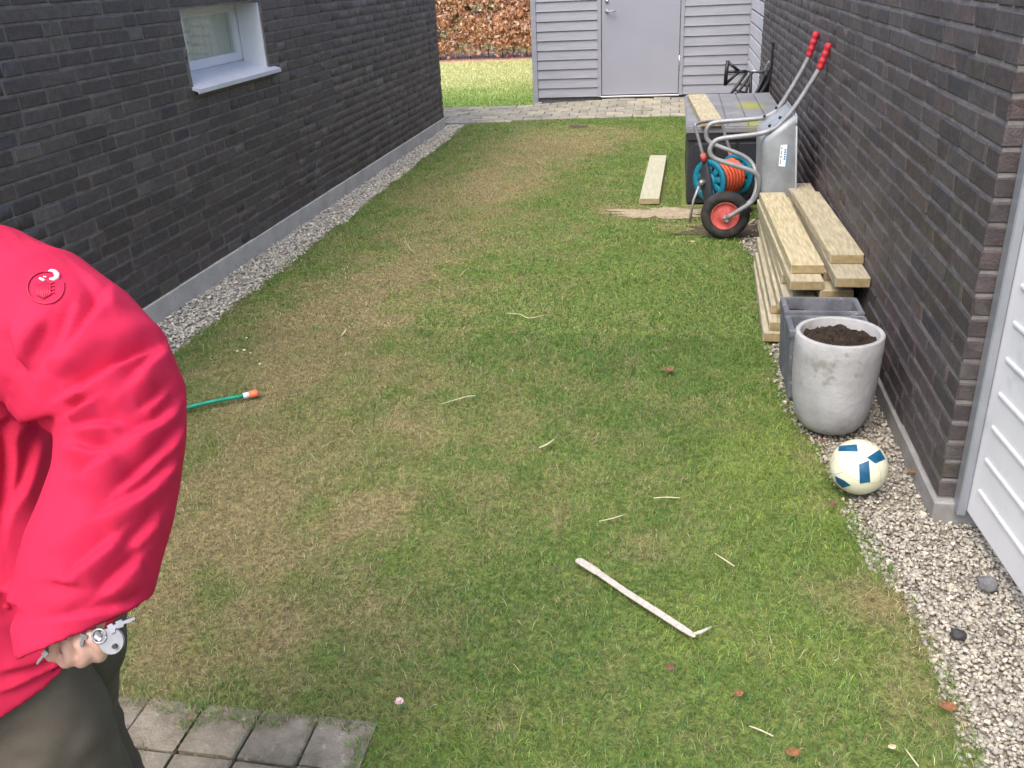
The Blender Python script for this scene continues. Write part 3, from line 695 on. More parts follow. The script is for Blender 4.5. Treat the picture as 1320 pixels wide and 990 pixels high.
# ------------------------------------------------------------------ storage box
BX0, BX1, BY0, BY1, BZ = .085, .80, 6.5, 8.12, .55
sbx = empty('storage_box', (.44, 7.3, 0), 'black garden storage box with grey plank lid and moss stain', 'storage box')
bm = bmesh.new(); box(bm, BX0 + .02, BX1 - .02, BY0 + .02, BY1 - .02, 0, BZ - .075, .012, 2); obj('body', bm, M_boxbody, sbx)
boxo('rim', BX0 + .008, BX1 - .008, BY0 + .008, BY1 - .008, BZ - .1, BZ - .052, M_boxbody, sbx, .006, 2)
for k in range(4):
    x0 = BX0 + .06 + k * .155; boxo('panel', x0, x0 + .14, BY0 + .006, BY0 + .03, .05, BZ - .12, M_boxbody, sbx, .008, 2)
Mlid = mat('grey_lid_plastic', (.17, .172, .19), (.24, .242, .262), 5, .55, .12, 120)
N = Mlid.node_tree.nodes; L = Mlid.node_tree.links; bs = N['Principled BSDF']; src = bs.inputs['Base Color'].links[0].from_socket
gp = N.new('ShaderNodeNewGeometry'); moss_c = G(968, 136, BZ)
def moss_fac(c, rx, ry):
    mp = N.new('ShaderNodeMapping'); mp.vector_type = 'POINT'; mp.inputs['Location'].default_value = (-c.x / rx, -c.y / ry, 0); mp.inputs['Scale'].default_value = (1 / rx, 1 / ry, 0)
    L.new(gp.outputs['Position'], mp.inputs[0]); ln_ = N.new('ShaderNodeVectorMath'); ln_.operation = 'LENGTH'; L.new(mp.outputs[0], ln_.inputs[0])
    nz = N.new('ShaderNodeTexNoise'); nz.inputs['Scale'].default_value = 14; nz.inputs['Detail'].default_value = 5; L.new(gp.outputs['Position'], nz.inputs['Vector'])
    ad = N.new('ShaderNodeMath'); ad.operation = 'ADD'; L.new(ln_.outputs['Value'], ad.inputs[0]); L.new(nz.outputs['Fac'], ad.inputs[1])
    r = N.new('ShaderNodeMapRange'); r.inputs[1].default_value = 1.55; r.inputs[2].default_value = .7; L.new(ad.outputs[0], r.inputs[0]); return r.outputs[0]
for c_, rx, ry in ((moss_c, .13, .28), (G(970, 158, BZ), .1, .12)):
    mx = N.new('ShaderNodeMix'); mx.data_type = 'RGBA'; L.new(moss_fac(c_, rx, ry), mx.inputs[0]); L.new(src, mx.inputs[6]); mx.inputs[7].default_value = (.30, .31, .07, 1); src = mx.outputs[2]
L.new(src, bs.inputs['Base Color'])
lid = boxo('lid', BX0, BX1, BY0, BY1, BZ - .05, BZ - .012, Mlid, sbx, .006, 2)
pw = (BX1 - BX0 - .01) / 5
for k in range(5):
    for y0, y1 in ((BY0 + .005, BY0 + .55), (BY0 + .556, BY1 - .005)):
        boxo('plank', BX0 + .005 + k * pw + .003, BX0 + .005 + (k + 1) * pw - .004, y0, y1, BZ - .02, BZ, Mlid, lid, .004)

# ------------------------------------------------------------------ boards
def board(name, nl, fl_, width, th, ztop, mt, label, group=None):
    """plank from its near left and far left top corners"""
    a = Vector((nl.x, nl.y, 0)); b = Vector((fl_.x, fl_.y, 0)); d = (b - a); Ln = d.length; d.normalize(); r = Vector((d.y, -d.x, 0))
    Mx = Matrix(((r.x, d.x, 0, a.x), (r.y, d.y, 0, a.y), (0, 0, 1, ztop), (0, 0, 0, 1)))
    root = empty(name, (a.x, a.y, ztop - th), label, 'board', group)
    bm = bmesh.new(); box(bm, 0, width, .002, Ln - .002, -th, 0, .004, 2)
    for v in bm.verts: v.co += Vector((random.uniform(-.001, .001), 0, random.uniform(-.0008, .0008)))
    bm.transform(Mx); obj('plank', bm, mt, root)
    for k, (u0, u1) in enumerate(((0, .0035), (Ln - .0035, Ln))):
        bm = bmesh.new(); box(bm, .004, width - .004, u0, u1, -th + .004, -.004); bm.transform(Mx); obj('end_grain', bm, M_endgrain, root)
    return root
T = .0445
pile = [('b1', (984, 429), (971.5, 336), .045), ('b2', (992, 415), (973, 325), .09), ('b3', (994, 393), (975, 305), .135), ('b4', (1003, 388), (977, 283), .18), ('b5', (1010, 383), (978, 270), .225), ('b6', (1008, 354), (978, 262), .27), ('L2', (1019, 362), (976, 257), .315), ('L1', (1020, 341), (979, 248), .36)]
labs = ['plank lying lowest on the left side of the timber stack', 'second plank up on the left side of the timber stack', 'third plank up on the left side of the timber stack', 'fourth plank up on the left side of the timber stack', 'fifth plank up on the left side of the timber stack', 'thin plank third from the top of the left timber column', 'plank directly under the topmost left plank of the timber stack', 'topmost plank on the lawn side of the timber stack']
for (nm, a, b, z), lb_ in zip(pile, labs):
    board('timber_board', G(*a, z), G(*b, z), .142, T, z, M_wood, lb_, 'planks in the timber stack')
rl_ = ['lowest', 'second lowest', 'third lowest', 'middle', 'fifth', 'sixth']
for k in range(6):
    z = .045 * (k + 1); dx = [.0, .012, -.004, .008, .004, 0][k]; base = G(1054.5, 376, .27)
    nl = Vector((base.x + .012 + dx, 3.87 + [.05, .1, .02, .12, .06, 0][k], 0)); flv = Vector((base.x - .012 + dx + .01, 5.35 + [.03, .1, .05, -.03, .08, .06][k], 0))
    board('timber_board', nl, flv, .142, T, z, M_wood, '%s plank from the ground in the timber column against the brick wall' % rl_[k], 'planks in the timber stack')
z = .315; board('timber_board', Vector((.68, 4.0, 0)), Vector((.655, 5.4, 0)), .142, T, z, M_wood, 'hidden plank under the two uppermost planks beside the brick wall', 'planks in the timber stack')
board('timber_board', G(1079, 358, .36) + Vector((-.004, 0, 0)), G(1013, 236, .36), .142, T, .36, M_wood, 'long plank jutting out under the topmost plank by the brick wall', 'planks in the timber stack')
board('timber_board', G(1071, 328, .405), G(1022, 247, .405), .142, T, .405, M_wood, 'topmost plank of the timber stack beside the brick wall', 'planks in the timber stack')
board('lawn_board', Vector((-.232, 6.512, 0)), Vector((-.199, 8.11, 0)), .145, .045, .042, M_wood2, 'pale plank lying alone on the lawn by the storage box')
board('lid_board', G(904, 154, .6), G(886.3, 120.8, .6), .146, .045, BZ + .045, M_wood, 'pale plank lying across the storage box lid')

# ------------------------------------------------------------------ planters, pot, ball
def trough(y0, y1, label, z1):
    root = empty('rectangular_planter', (.6, (y0 + y1) / 2, 0), label, 'planter', 'grey rectangular planters'); x0, x1 = .470, .772; tp = .012; t = .017
    bm = bmesh.new(); ring = lambda i, z, s: [bm.verts.new(p) for p in ((x0 + i + s, y0 + i + s, z), (x1 - i - s, y0 + i + s, z), (x1 - i - s, y1 - i - s, z), (x0 + i + s, y1 - i - s, z))]
    rs = [ring(0, 0.0, tp), ring(0, z1 - .03, 0), ring(-.004, z1 - .028, 0), ring(-.004, z1, 0), ring(t, z1, 0), ring(t, .02, tp)]
    for a, b in zip(rs, rs[1:]):
        for k in range(4): bm.faces.new((a[k], a[(k + 1) % 4], b[(k + 1) % 4], b[k]))
    bm.faces.new(rs[0][::-1]); bm.faces.new(rs[-1]); bmesh.ops.recalc_face_normals(bm, faces=bm.faces[:])
    bmesh.ops.bevel(bm, geom=[e for e in bm.edges if e.calc_length() > .02], offset=.0035, segments=2, affect='EDGES'); obj('trough', bm, M_fibre, root)
    sm = bmesh.new(); bmesh.ops.create_grid(sm, x_segments=26, y_segments=14, size=.5)
    for v in sm.verts:
        X = x0 + t + .002 + (v.co.x + .5) * (x1 - x0 - 2 * t - .004); Yv = y0 + t + .002 + (v.co.y + .5) * (y1 - y0 - 2 * t - .004)
        v.co = Vector((X, Yv, z1 - .07 + .05 * mnoise.noise(Vector((X * 14, Yv * 14, 3 + y0))) + .012 * mnoise.noise(Vector((X * 60, Yv * 60, 1)))))
    obj('soil', sm, M_potsoil, root)
trough(3.325, 3.495, 'grey rectangular planter squeezed directly behind the round concrete pot', .295)
trough(3.525, 3.70, 'grey rectangular planter with some soil standing against the timber stack', .30)
pc = Vector((.607, 3.105, 0)); pot = empty('round_pot', pc, 'large round pale concrete pot filled with dark soil', 'pot')
Rp, Hp = .15, .385
prof = [(0, .0), (.05, .0), (.08, .005), (.103, .018), (.121, .042), (.134, .08), (.143, .135), (.149, .22), (.152, .32), (.152, Hp - .004), (.1495, Hp), (.1365, Hp), (.134, Hp - .004), (.134, .25), (.12, .06), (0, .05)]
bm = lathe(bmesh.new(), prof, 64, Matrix.Translation(pc))
for v in bm.verts:
    d_ = v.co - pc; v.co += Vector((d_.x, d_.y, 0)) * (.012 * mnoise.noise(v.co * 6))
obj('vessel', bm, M_concrete_pot, pot, True)
sm = bmesh.new(); 
lathe(sm, [(0, .0)] + [(.0085 * k, 0) for k in range(1, 16)] + [(.1335, 0)], 56)
for v in sm.verts:
    r_ = math.hypot(v.co.x, v.co.y); z = Hp - .043 + .036 * math.cos(min(r_ / .134, 1) * 1.5) + .022 * mnoise.noise(v.co * 22 + Vector((0, 0, 5))) + .014 * mnoise.noise(v.co * 70)+ .006 * mnoise.noise(v.co * 160)
    v.co = Vector((v.co.x + pc.x, v.co.y + pc.y, z))
obj('soil', sm, M_potsoil, pot)

def ball_mesh():
    c = G(1107, 601, .09); c.z = .088; Rb = .0905
    view = (Vector((0, 0, H)) - c).normalized(); rt = Vector((0, 0, 1)).cross(view).normalized(); upv = view.cross(rt)
    root = tag(empty('football', (c.x, c.y, 0)), 'pale yellow football with blue panels on the gravel', 'football')
    bm = bmesh.new(); bmesh.ops.create_icosphere(bm, subdivisions=5, radius=Rb)
    # seams: shallow grooves of a panelled ball (planes of a truncated cube)
    seams = []
    for v in bm.verts:
        d = v.co.normalized(); g = 0
        a = sorted((abs(d.x), abs(d.y), abs(d.z)), reverse=True)
        for e in (abs(a[0] - a[1]), abs(a[1] - a[2] * .35 - .22)):
            g = max(g, math.exp(-(e / .02) ** 2))
        v.co *= 1 - .012 * g
    bm.transform(Matrix.Translation(c) @ Matrix.Rotation(.5, 4, 'X') @ Matrix.Rotation(.35, 4, 'Z'))
    obj('bladder', bm, mat('pale_ball_vinyl', (.60, .60, .42), (.72, .72, .58), 9, .42, .05, 200), root, True)
    Msm = mat('ball_seam', (.30, .30, .22), (.4, .4, .32), 30, .7)
    for nx, ny, nz_, h_ in ((1, .3, .2, .35), (-.4, 1, .3, .3), (.2, -.3, 1, .25), (.6, .5, -1, .4), (-.8, .2, .9, .45)):
        n_ = Vector((nx, ny, nz_)).normalized(); u_ = n_.orthogonal().normalized(); w_ = n_.cross(u_); rr_ = Rb * math.sqrt(1 - h_ * h_)
        tubeo('seam', [c + n_ * (Rb * h_) + (u_ * math.cos(t_) + w_ * math.sin(t_)) * rr_ * .9985 for t_ in np.linspace(0, 2 * math.pi, 60)], .0008, Msm, root, 5)
    Mb = mat('blue_ball_vinyl', (.006, .065, .14), (.012, .1, .2), 30, .38)
    k = Rb / 36.3
    polys = [[(0, -3), (11, -10), (16, 17), (4, 21)], [(8, -13), (22, -26), (30, -15), (19, -7)], [(-27, -23), (-6, -28), (-3, -19), (-27, -16)], [(-27, 16), (-15, 20), (-6, 25), (-16, 30), (-24, 24)]]
    for pl in polys:
        pb = bmesh.new(); n = 8; grid = []
        ctr = (sum(p[0] for p in pl) / len(pl), sum(p[1] for p in pl) / len(pl)); rings = [[ctr] * 1]
        vs0 = []
        def P3(u, v):
            X, Yy = u * k, -v * k; r2 = X * X + Yy * Yy; zz = math.sqrt(max(Rb * Rb * 1.0 - r2, 1e-6)); q = rt * X + upv * Yy + view * zz
            return c + q.normalized() * (Rb + .0009)
        per = []
        for i in range(len(pl)):
            a, b = pl[i], pl[(i + 1) % len(pl)]
            for t in range(6): per.append((a[0] + (b[0] - a[0]) * t / 6, a[1] + (b[1] - a[1]) * t / 6))
        rr = []
        for s in (.33, .66, 1.0): rr.append([pb.verts.new(P3(ctr[0] + (p[0] - ctr[0]) * s, ctr[1] + (p[1] - ctr[1]) * s)) for p in per])
        c0 = pb.verts.new(P3(*ctr)); m_ = len(per)
        for i in range(m_):
            pb.faces.new((c0, rr[0][i], rr[0][(i + 1) % m_]))
            for q in range(2): pb.faces.new((rr[q][i], rr[q + 1][i], rr[q + 1][(i + 1) % m_], rr[q][(i + 1) % m_]))
        bmesh.ops.recalc_face_normals(pb, faces=pb.faces[:]); obj('panel', pb, Mb, root, True)
ball_mesh()

# ------------------------------------------------------------------ wheelbarrow tipped up against the wall
wb = empty('wheelbarrow', (.33, 5.62, 0), 'galvanised wheelbarrow tipped on end with red grips against wall', 'wheelbarrow')
near = [(.831, 1.133), (.80, 1.031), (.745, .925), (.672, .802), (.60, .715), (.563, .690), (.495, .668), (.38, .655), (.279, .643), (.235, .622), (.215, .578), (.232, .538), (.286, .511), (.40, .475), (.470, .449), (.504, .417), (.515, .36), (.511, .314), (.485, .258), (.42, .205), (.343, .150)]
def yshift(i, n, a, b): 
    t = i / (n - 1); return a + (b - a) * max(0, (t - .72) / .28)
axle = Vector((.333, 5.62, .150))
pn = [Vector((x, yshift(i, len(near), 5.48, 5.555), z)) for i, (x, z) in enumerate(near)]
far = [(.821, 1.161), (.788, 1.03), (.72, .885), (.638, .745), (.59, .705), (.535, .685), (.40, .675), (.255, .664), (.213, .635), (.205, .59), (.222, .55), (.275, .52), (.38, .48), (.459, .443), (.506, .398), (.529, .343), (.53, .27), (.50, .20), (.43, .172), (.345, .150)]
pf = [Vector((x, yshift(i, len(far), 5.93, 5.69), z)) for i, (x, z) in enumerate(far)]
tubeo('frame_tube', pn, .0145, M_tube, wb, 12, 4); tubeo('frame_tube', pf, .0145, M_tube, wb, 12, 4)
for pp in (pn, pf):
    d = (pp[0] - pp[1]).normalized(); g0 = pp[0] - d * .125; bm = bmesh.new(); pts = []; rad = []
    for k in range(22):
        pts.append(g0 + d * (.145 * k / 21)); rad.append(.0195 + (.0025 * math.sin(k * 1.15) if 3 < k < 19 else 0) - (.004 if k in (0, 21) else 0))
    tube(bm, pts, rad, 14); obj('grip', bm, M_redplastic, wb, True)
# wheel
wax = Vector((.06, 1, .03)).normalized(); WMx = frame_M(axle, wax); wheel = empty('wheel', axle); wheel.parent = wb; wheel.location = axle - wb.location
def wpart_(name, bm, mt): 
    o = obj(name, bm, mt, None, True); o.parent = wheel; o.location = -axle; return o
Rw = .149
prof = []
for k in range(28):
    a = 2 * math.pi * k / 28; prof.append((Rw - .032 + .033 * math.cos(a) * (1 if math.cos(a) > 0 else 1.1), .039 * math.sin(a) * (1.0)))
bm = lathe(bmesh.new(), prof, 48, WMx, True); wpart_('tyre', bm, M_rubber)
bm = bmesh.new(); lathe(bm, [(.0, -.026), (.03, -.026), (.045, -.016), (.07, -.012), (.078, -.020), (.086, -.029), (.088, -.026), (.083, -.012), (.083, .012), (.088, .026), (.086, .029), (.078, .02), (.07, .012), (.045, .016), (.03, .026), (0, .026)], 40, WMx); wpart_('rim', bm, M_redrim)
bm = tube(bmesh.new(), [axle - wax * .075, axle + wax * .085], .008, 10); wpart_('axle', bm, M_tube)
bm = bmesh.new(); box(bm, -.012, .012, -.006, .006, -.03, .012, .002); bm.transform(frame_M(axle - wax * .066, wax, (.6, 0, .5)) @ Matrix.Rotation(math.pi / 2, 4, 'X')); obj('bracket', bm, M_tube, wb)
# tray
A = (.532, .255); B = (.512, .640); C = (.688, .778); Fp = (.735, .12)
tb = bmesh.new(); yn0, yn1 = 5.465, 5.955; yw0, yw1 = 5.425, 6.0
tv = {}
for nm, (x, z), ya, yb in (('A', A, yn0, yn1), ('B', B, yn0, yn1), ('C', C, yw0, yw1), ('F', Fp, yw0, yw1)):
    tv[nm + '0'] = tb.verts.new((x, ya, z)); tv[nm + '1'] = tb.verts.new((x, yb, z))
for q in (('A0', 'A1', 'B1', 'B0'), ('B0', 'B1', 'C1', 'C0'), ('F0', 'F1', 'A1', 'A0'), ('A0', 'B0', 'C0', 'F0'), ('A1', 'F1', 'C1', 'B1')): tb.faces.new([tv[k] for k in q])
bmesh.ops.recalc_face_normals(tb, faces=tb.faces[:])
ed_ = [e for e in tb.edges if len(e.link_faces) == 2]; bmesh.ops.bevel(tb, geom=ed_, offset=.035, segments=5, affect='EDGES', profile=.5)
tray = obj('tray', tb, M_galv, wb, True); md = tray.modifiers.new('s', 'SOLIDIFY'); md.thickness = .003
rim = [Vector((C[0], yw0, C[1])), Vector((C[0], yw1, C[1])), Vector((Fp[0], yw1, Fp[1])), Vector((Fp[0], yw0, Fp[1]))]
rp = []
for i in range(4):
    p, a, b = rim[i], rim[i - 1], rim[(i + 1) % 4]; da = (a - p).normalized(); db = (b - p).normalized(); r_ = .06
    for t in (0, .25, .5, .75, 1): rp.append((p + da * r_) * (1 - t) ** 2 + p * 2 * t * (1 - t) + (p + db * r_) * t * t)
rp.append(rp[0].copy()); tubeo('rim', rp, .006, M_galv, wb, 8)
for (x, z, y) in ((.62, .735, 5.53), (.565, .69, 5.53), (.63, .74, 5.87), (.565, .69, 5.88)):
    bm = bmesh.new(); lathe(bm, [(0, 0), (.010, 0), (.008, .012), (0, .014)], 8, frame_M((x - .008, y, z + .01), (-.75, 0, .66))); obj('bolt', bm, M_black, wb)
# sticker on the tray side
Ms = mat('sticker_white', (.8, .84, .88), None, rough=.4); Msb = mat('sticker_blue', (.05, .28, .6), None, rough=.4); Mst = mat('sticker_print', (.12, .16, .24), None, rough=.4)
deps = bpy.context.evaluated_depsgraph_get()
def on_object(o_, x, y):
    bv = BVHTree.FromObject(o_, bpy.context.evaluated_depsgraph_get()); d = Vector(ray(x, y)).normalized(); Mi = o_.matrix_world.inverted()
    h = bv.ray_cast(Mi @ Vector((0, 0, H)), d); return (o_.matrix_world @ h[0], h[1]) if h[0] else (None, None)
bpy.context.view_layer.update()
def decal(name, quads, surf, mt, off, parent):
    bm = bmesh.new(); 
    for pl in quads:
        vs_ = []
        for (x, y) in pl:
            p, n_ = on_object(surf, x, y)
            if p is None: return None
            if n_.dot(Vector((0, 0, H)) - p) < 0: n_ = -n_
            vs_.append(bm.verts.new(p + n_ * off))
        bm.faces.new(vs_)
    bmesh.ops.recalc_face_normals(bm, faces=bm.faces[:]); return obj(name, bm, mt, parent)
def qd(u0, u1, v0, v1):   # sticker frame: corners in the photo
    TL, TR, BR, BL_ = Vector((1006.5, 187)), Vector((1016.5, 186)), Vector((1013.5, 215)), Vector((1003.5, 214))
    f_ = lambda u, v: (TL * (1 - u) + TR * u) * (1 - v) + (BL_ * (1 - u) + BR * u) * v
    return [tuple(f_(u0, v0)), tuple(f_(u1, v0)), tuple(f_(u1, v1)), tuple(f_(u0, v1))]
stk = decal('sticker', [qd(0, 1, 0, 1)], tray, Ms, .0015, tray)
if stk:
    decal('sticker_band', [qd(.86, 1.0, 0, 1)], tray, Msb, .0025, tray)
    decal('sticker_print', [qd(.55, .78, .2 + .105 * k, .27 + .105 * k) for k in range(5)] + [qd(.12, .26, .12, .2), qd(.14, .24, .28, .45), qd(.12, .26, .5, .62), qd(.14, .24, .68, .9)], tray, Mst, .0025, tray)

# ------------------------------------------------------------------ hose reel
P1 = PY(914.5, 233, 6.1); P2 = PY(951, 229, 6.31); ax = (P2 - P1).normalized(); rl = empty('hose_reel', (P1.x, P1.y, 0), 'teal hose reel cart wound with orange hose, metal handle', 'hose reel')
ax = Vector((ax.x, ax.y, 0)).normalized(); P2 = P1 + ax * .275; Rr = .138
for P_, sg in ((P1, -1), (P2, 1)):
    Mx = frame_M(P_, ax); bm = bmesh.new()
    # rim ring with spokes
    lathe(bm, [(Rr, -.012), (Rr + .002, 0), (Rr, .012), (Rr - .036, .009), (Rr - .042, 0), (Rr - .036, -.009)], 44, Mx, True)
    hb = bmesh.new(); lathe(hb, [(0.0, -.012), (.05, -.012), (.055, 0), (.05, .012), (0, .012)], 30, Mx)
    me_ = bpy.data.meshes.new('t'); hb.to_mesh(me_); hb.free(); bm.from_mesh(me_)
    for k in range(9):
        a = 2 * math.pi * k / 9; s_ = bmesh.new(); box(s_, .045, Rr - .03, -.019, .019, -.006, .006, .003); s_.transform(Mx @ Matrix.Rotation(a, 4, 'Z')); m2 = bpy.data.meshes.new('t'); s_.to_mesh(m2); s_.free(); bm.from_mesh(m2)
    obj('flange', bm, M_teal, rl, True)
bm = lathe(bmesh.new(), [(.0, 0), (.062, 0), (.062, .275), (0, .275)], 28, frame_M(P1, ax)); obj('drum', bm, M_teal, rl, True)
# wound hose: one helix in layers
hp = []; Mx = frame_M(P1, ax); turns = 0
for layer, rad_ in enumerate((.074, .089, .104)):
    nT = 9 - layer
    for k in range(nT * 22 + 1):
        t = k / (nT * 22); zz = .03 + .215 * (t if layer % 2 == 0 else 1 - t); a = 2 * math.pi * k / 22
        hp.append(Mx @ Vector(((rad_ + .004 * math.sin(k * .07 + layer)) * math.cos(a), rad_ * math.sin(a), zz)))
e = hp[-1]; hp += [Mx @ Vector((-.105, -.04, .05)), Vector((P1.x - .02, P1.y - .03, .09)), Vector((P1.x + .01, P1.y - .06, .05)), Vector((P1.x + .05, P1.y - .08, .03))]
tubeo('hose', hp, .0112, M_orange, rl, 7)
c1 = PY(907, 203, 6.07); c2 = PY(943, 200, 6.36); h1 = PY(896, 162, 6.07); h2 = PY(930, 159, 6.36)
off = .035
S1 = P1 - ax * off; S2 = P2 + ax * off
for S_, c_ in ((S1, c1), (S2, c2)):
    bm = bmesh.new(); pts = [c_ + Vector((0, 0, -.01)), c_.lerp(S_, .5), S_, S_.lerp(Vector((S_.x + .05, S_.y - .02, .03)), .6), Vector((S_.x + .06, S_.y - .03, .02))]
    tube(bm, pts, [.016, .034, .052, .036, .022], 12, True, 4)
    bm.transform(Matrix.Translation(S_) @ frame_M((0, 0, 0), ax) @ Matrix.Diagonal((1, 1, .45, 1)) @ frame_M((0, 0, 0), ax).inverted() @ Matrix.Translation(-S_)); obj('side_arm', bm, M_darkplastic, rl, True)
    bm = tube(bmesh.new(), [c_ + (h1 - c1) * -.12, c_ + (h1 - c1) * .12], .019, 12); obj('clamp', bm, M_redrim, rl, True)
tubeo('handle', [c1 + (c1 - h1) * .1, c1.lerp(h1, .5), h1 + (c1 - h1) * .06, h1 + Vector((0, 0, .012)) + (h2 - h1) * .06, h1.lerp(h2, .5) + Vector((0, 0, .02)), h2 + Vector((0, 0, .012)) - (h2 - h1) * .06, h2 + (c2 - h2) * .06, c2.lerp(h2, .5), c2 + (c2 - h2) * .1], .0105, M_tube, rl, 10, 4)
bm = lathe(bmesh.new(), [(0, -.05), (.016, -.05), (.02, -.03), (.014, 0), (0, .02)], 18, frame_M(S1 - ax * .01, ax)); obj('hub_knob', bm, M_steel, rl, True)
lg = PY(889.5, 273, 6.02); lg.z = .0
tubeo('leg', [PY(901, 240, 6.04), PY(894, 258, 6.02), lg], .0085, M_tube, rl, 8)
lg2 = Vector((S2.x + .08, S2.y + .02, 0)); tubeo('leg', [S2 + Vector((.02, 0, -.03)), lg2], .0085, M_tube, rl, 8)
for S_ in (S1, S2):
    tubeo('leg', [Vector((S_.x + .05, S_.y - .02, .05)), Vector((S_.x + .09, S_.y - .03, 0))], .012, M_darkplastic, rl, 8)

# ------------------------------------------------------------------ black folded trolley behind the box
tr = empty('folded_trolley', (.65, 8.6, 0), 'folded black metal trolley frame leaning behind the storage box', 'trolley')
YT = 8.55
def tp(x, y, dy=0): return PY(x, y, YT + dy)
hpts = [tp(996.5, 57), tp(999, 53.5), tp(1000.5, 62), tp(1000.5, 76), tp(996, 95), tp(986, 113), tp(975, 130), tp(966, 142)]
e_ = hpts[-1]; hpts = [Vector((min(p.x, .835), p.y, p.z)) for p in hpts] + [Vector((e_.x - .12, YT - .02, .12)), Vector((e_.x - .14, YT - .02, .015))]
tubeo('long_handle', hpts, .014, M_black, tr, 10, 3)
tubeo('handle_rail', [tp(1000, 80, .02), tp(990, 103, .02), tp(977, 124, .02), tp(968, 142, .02)], .006, M_steel, tr, 8, 2)
bm = bmesh.new(); q = [tp(998, 84, .03), tp(994, 128, .05), Vector((.82, YT + .08, .02)), Vector((.60, YT + .05, .02)), tp(972, 128, .03)]
q = [Vector((min(p.x, .832), p.y, p.z)) for p in q]
v0 = [bm.verts.new(p) for p in q]; v1 = [bm.verts.new(p + Vector((0, .012, 0))) for p in q]; bm.faces.new(v0); bm.faces.new(v1[::-1])
for i in range(5): bm.faces.new((v0[i], v0[(i + 1) % 5], v1[(i + 1) % 5], v1[i]))
bmesh.ops.recalc_face_normals(bm, faces=bm.faces[:]); obj('panel', bm, M_boxbody, tr)
tubeo('cross_bar', [tp(938.5, 78), tp(936, 94), tp(935, 110)], .017, M_black, tr, 10)
for a in ((938, 80), (936.5, 93), (935.5, 108)): tubeo('strut', [tp(*a), tp(953, 92)], .013, M_black, tr, 8)
tubeo('hub', [tp(950, 92.5), tp(962, 92)], .014, M_black, tr, 10); tubeo('hub_clamp', [tp(966, 91.5), tp(984, 92.5)], .014, M_steel, tr, 10)
tubeo('cross_tube', [tp(958, 92), tp(985, 92)], .009, M_black, tr, 8)
tubeo('link', [tp(984, 93), tp(988, 83), tp(992, 79), tp(988, 86), tp(984, 95)], .005, M_steel, tr, 6, 3)
for a, b in (((963, 93), (940, 124)), ((970, 93), (948, 124)), ((968, 93), (967, 126)), ((968, 96), (960, 124)), ((986, 96), (972, 126))):
    p0 = tp(*a); p1 = tp(*b); p2 = p0 + (p1 - p0) * ((p0.z - .02) / (p0.z - p1.z)); tubeo('leg', [p0, p1, p2], .013, M_black, tr, 8)
tubeo('leg_brace', [tp(951, 108), tp(965, 112)], .008, M_black, tr, 8); tubeo('leg_brace', [tp(946, 116), tp(964, 120)], .008, M_black, tr, 8)

# ------------------------------------------------------------------ loose things on the lawn
hs = empty('garden_hose', (-1.98, 3.07, 0), 'green garden hose end with white and orange coupling on the lawn', 'hose')
ha, hb_ = G(243, 525, .015), G(315, 510, .016); dh = (hb_ - ha).normalized()
tubeo('hose_pipe', [ha - dh * .9 + Vector((0, -.3, 0)), ha - dh * .4 + Vector((0, -.06, 0)), ha, ha.lerp(hb_, .5) + Vector((0, .003, .002)), hb_], .0085, M_green, hs, 10, 4)
tubeo('collar', [hb_ - dh * .005, hb_ + dh * .022], .0125, M_white, hs, 12)
bm = bmesh.new(); tube(bm, [hb_ + dh * .02, hb_ + dh * .03, hb_ + dh * .05, hb_ + dh * .056], [.0135, .016, .016, .014], 14); obj('coupling', bm, mat('orange_plastic', (.8, .16, .07), (.85, .2, .1), 30, .45), hs, True)

sk = empty('wooden_lath', G(820, 770), 'bleached wooden lath with short broken twig end on the lawn', 'stick')
a, b = G(744, 721, .018), G(896, 821, .016); d = (b - a).normalized(); r_ = Vector((d.y, -d.x, 0)); bm = bmesh.new()
secs = [(q_[0], q_[1] * .82, q_[2] * .42) for q_ in [(0, .010, .006), (.008, .0145, .009), (.05, .0155, .010), (.085, .0145, .0095), (.095, .012, .009), (.2, .0125, .009), (.33, .0125, .009), (.42, .012, .009), (.445, .009, .008), (.458, .004, .005)]]
Ltot = (b - a).length; rg = []
for s_, w_, h_ in secs:
    p = a + d * (s_ / .458 * Ltot) + Vector((0, 0, .002 * math.sin(s_ * 20))); rg.append([bm.verts.new(p + r_ * w_ * cx_ + Vector((0, 0, h_ * cz_))) for cx_, cz_ in ((-1, -.6), (-1, .5), (-.8, .8), (.8, .8), (1, .5), (1, -.6))])
for p, q in zip(rg, rg[1:]):
    for k in range(6): bm.faces.new((p[k], p[(k + 1) % 6], q[(k + 1) % 6], q[k]))
bm.faces.new(rg[0]); bm.faces.new(rg[-1]); bmesh.ops.recalc_face_normals(bm, faces=bm.faces[:]); obj('lath', bm, M_stick, sk)
tubeo('twig', [b - d * .012, G(903, 815, .02), G(917, 808, .022)], [.004, .005, .003], M_stick, sk, 7)

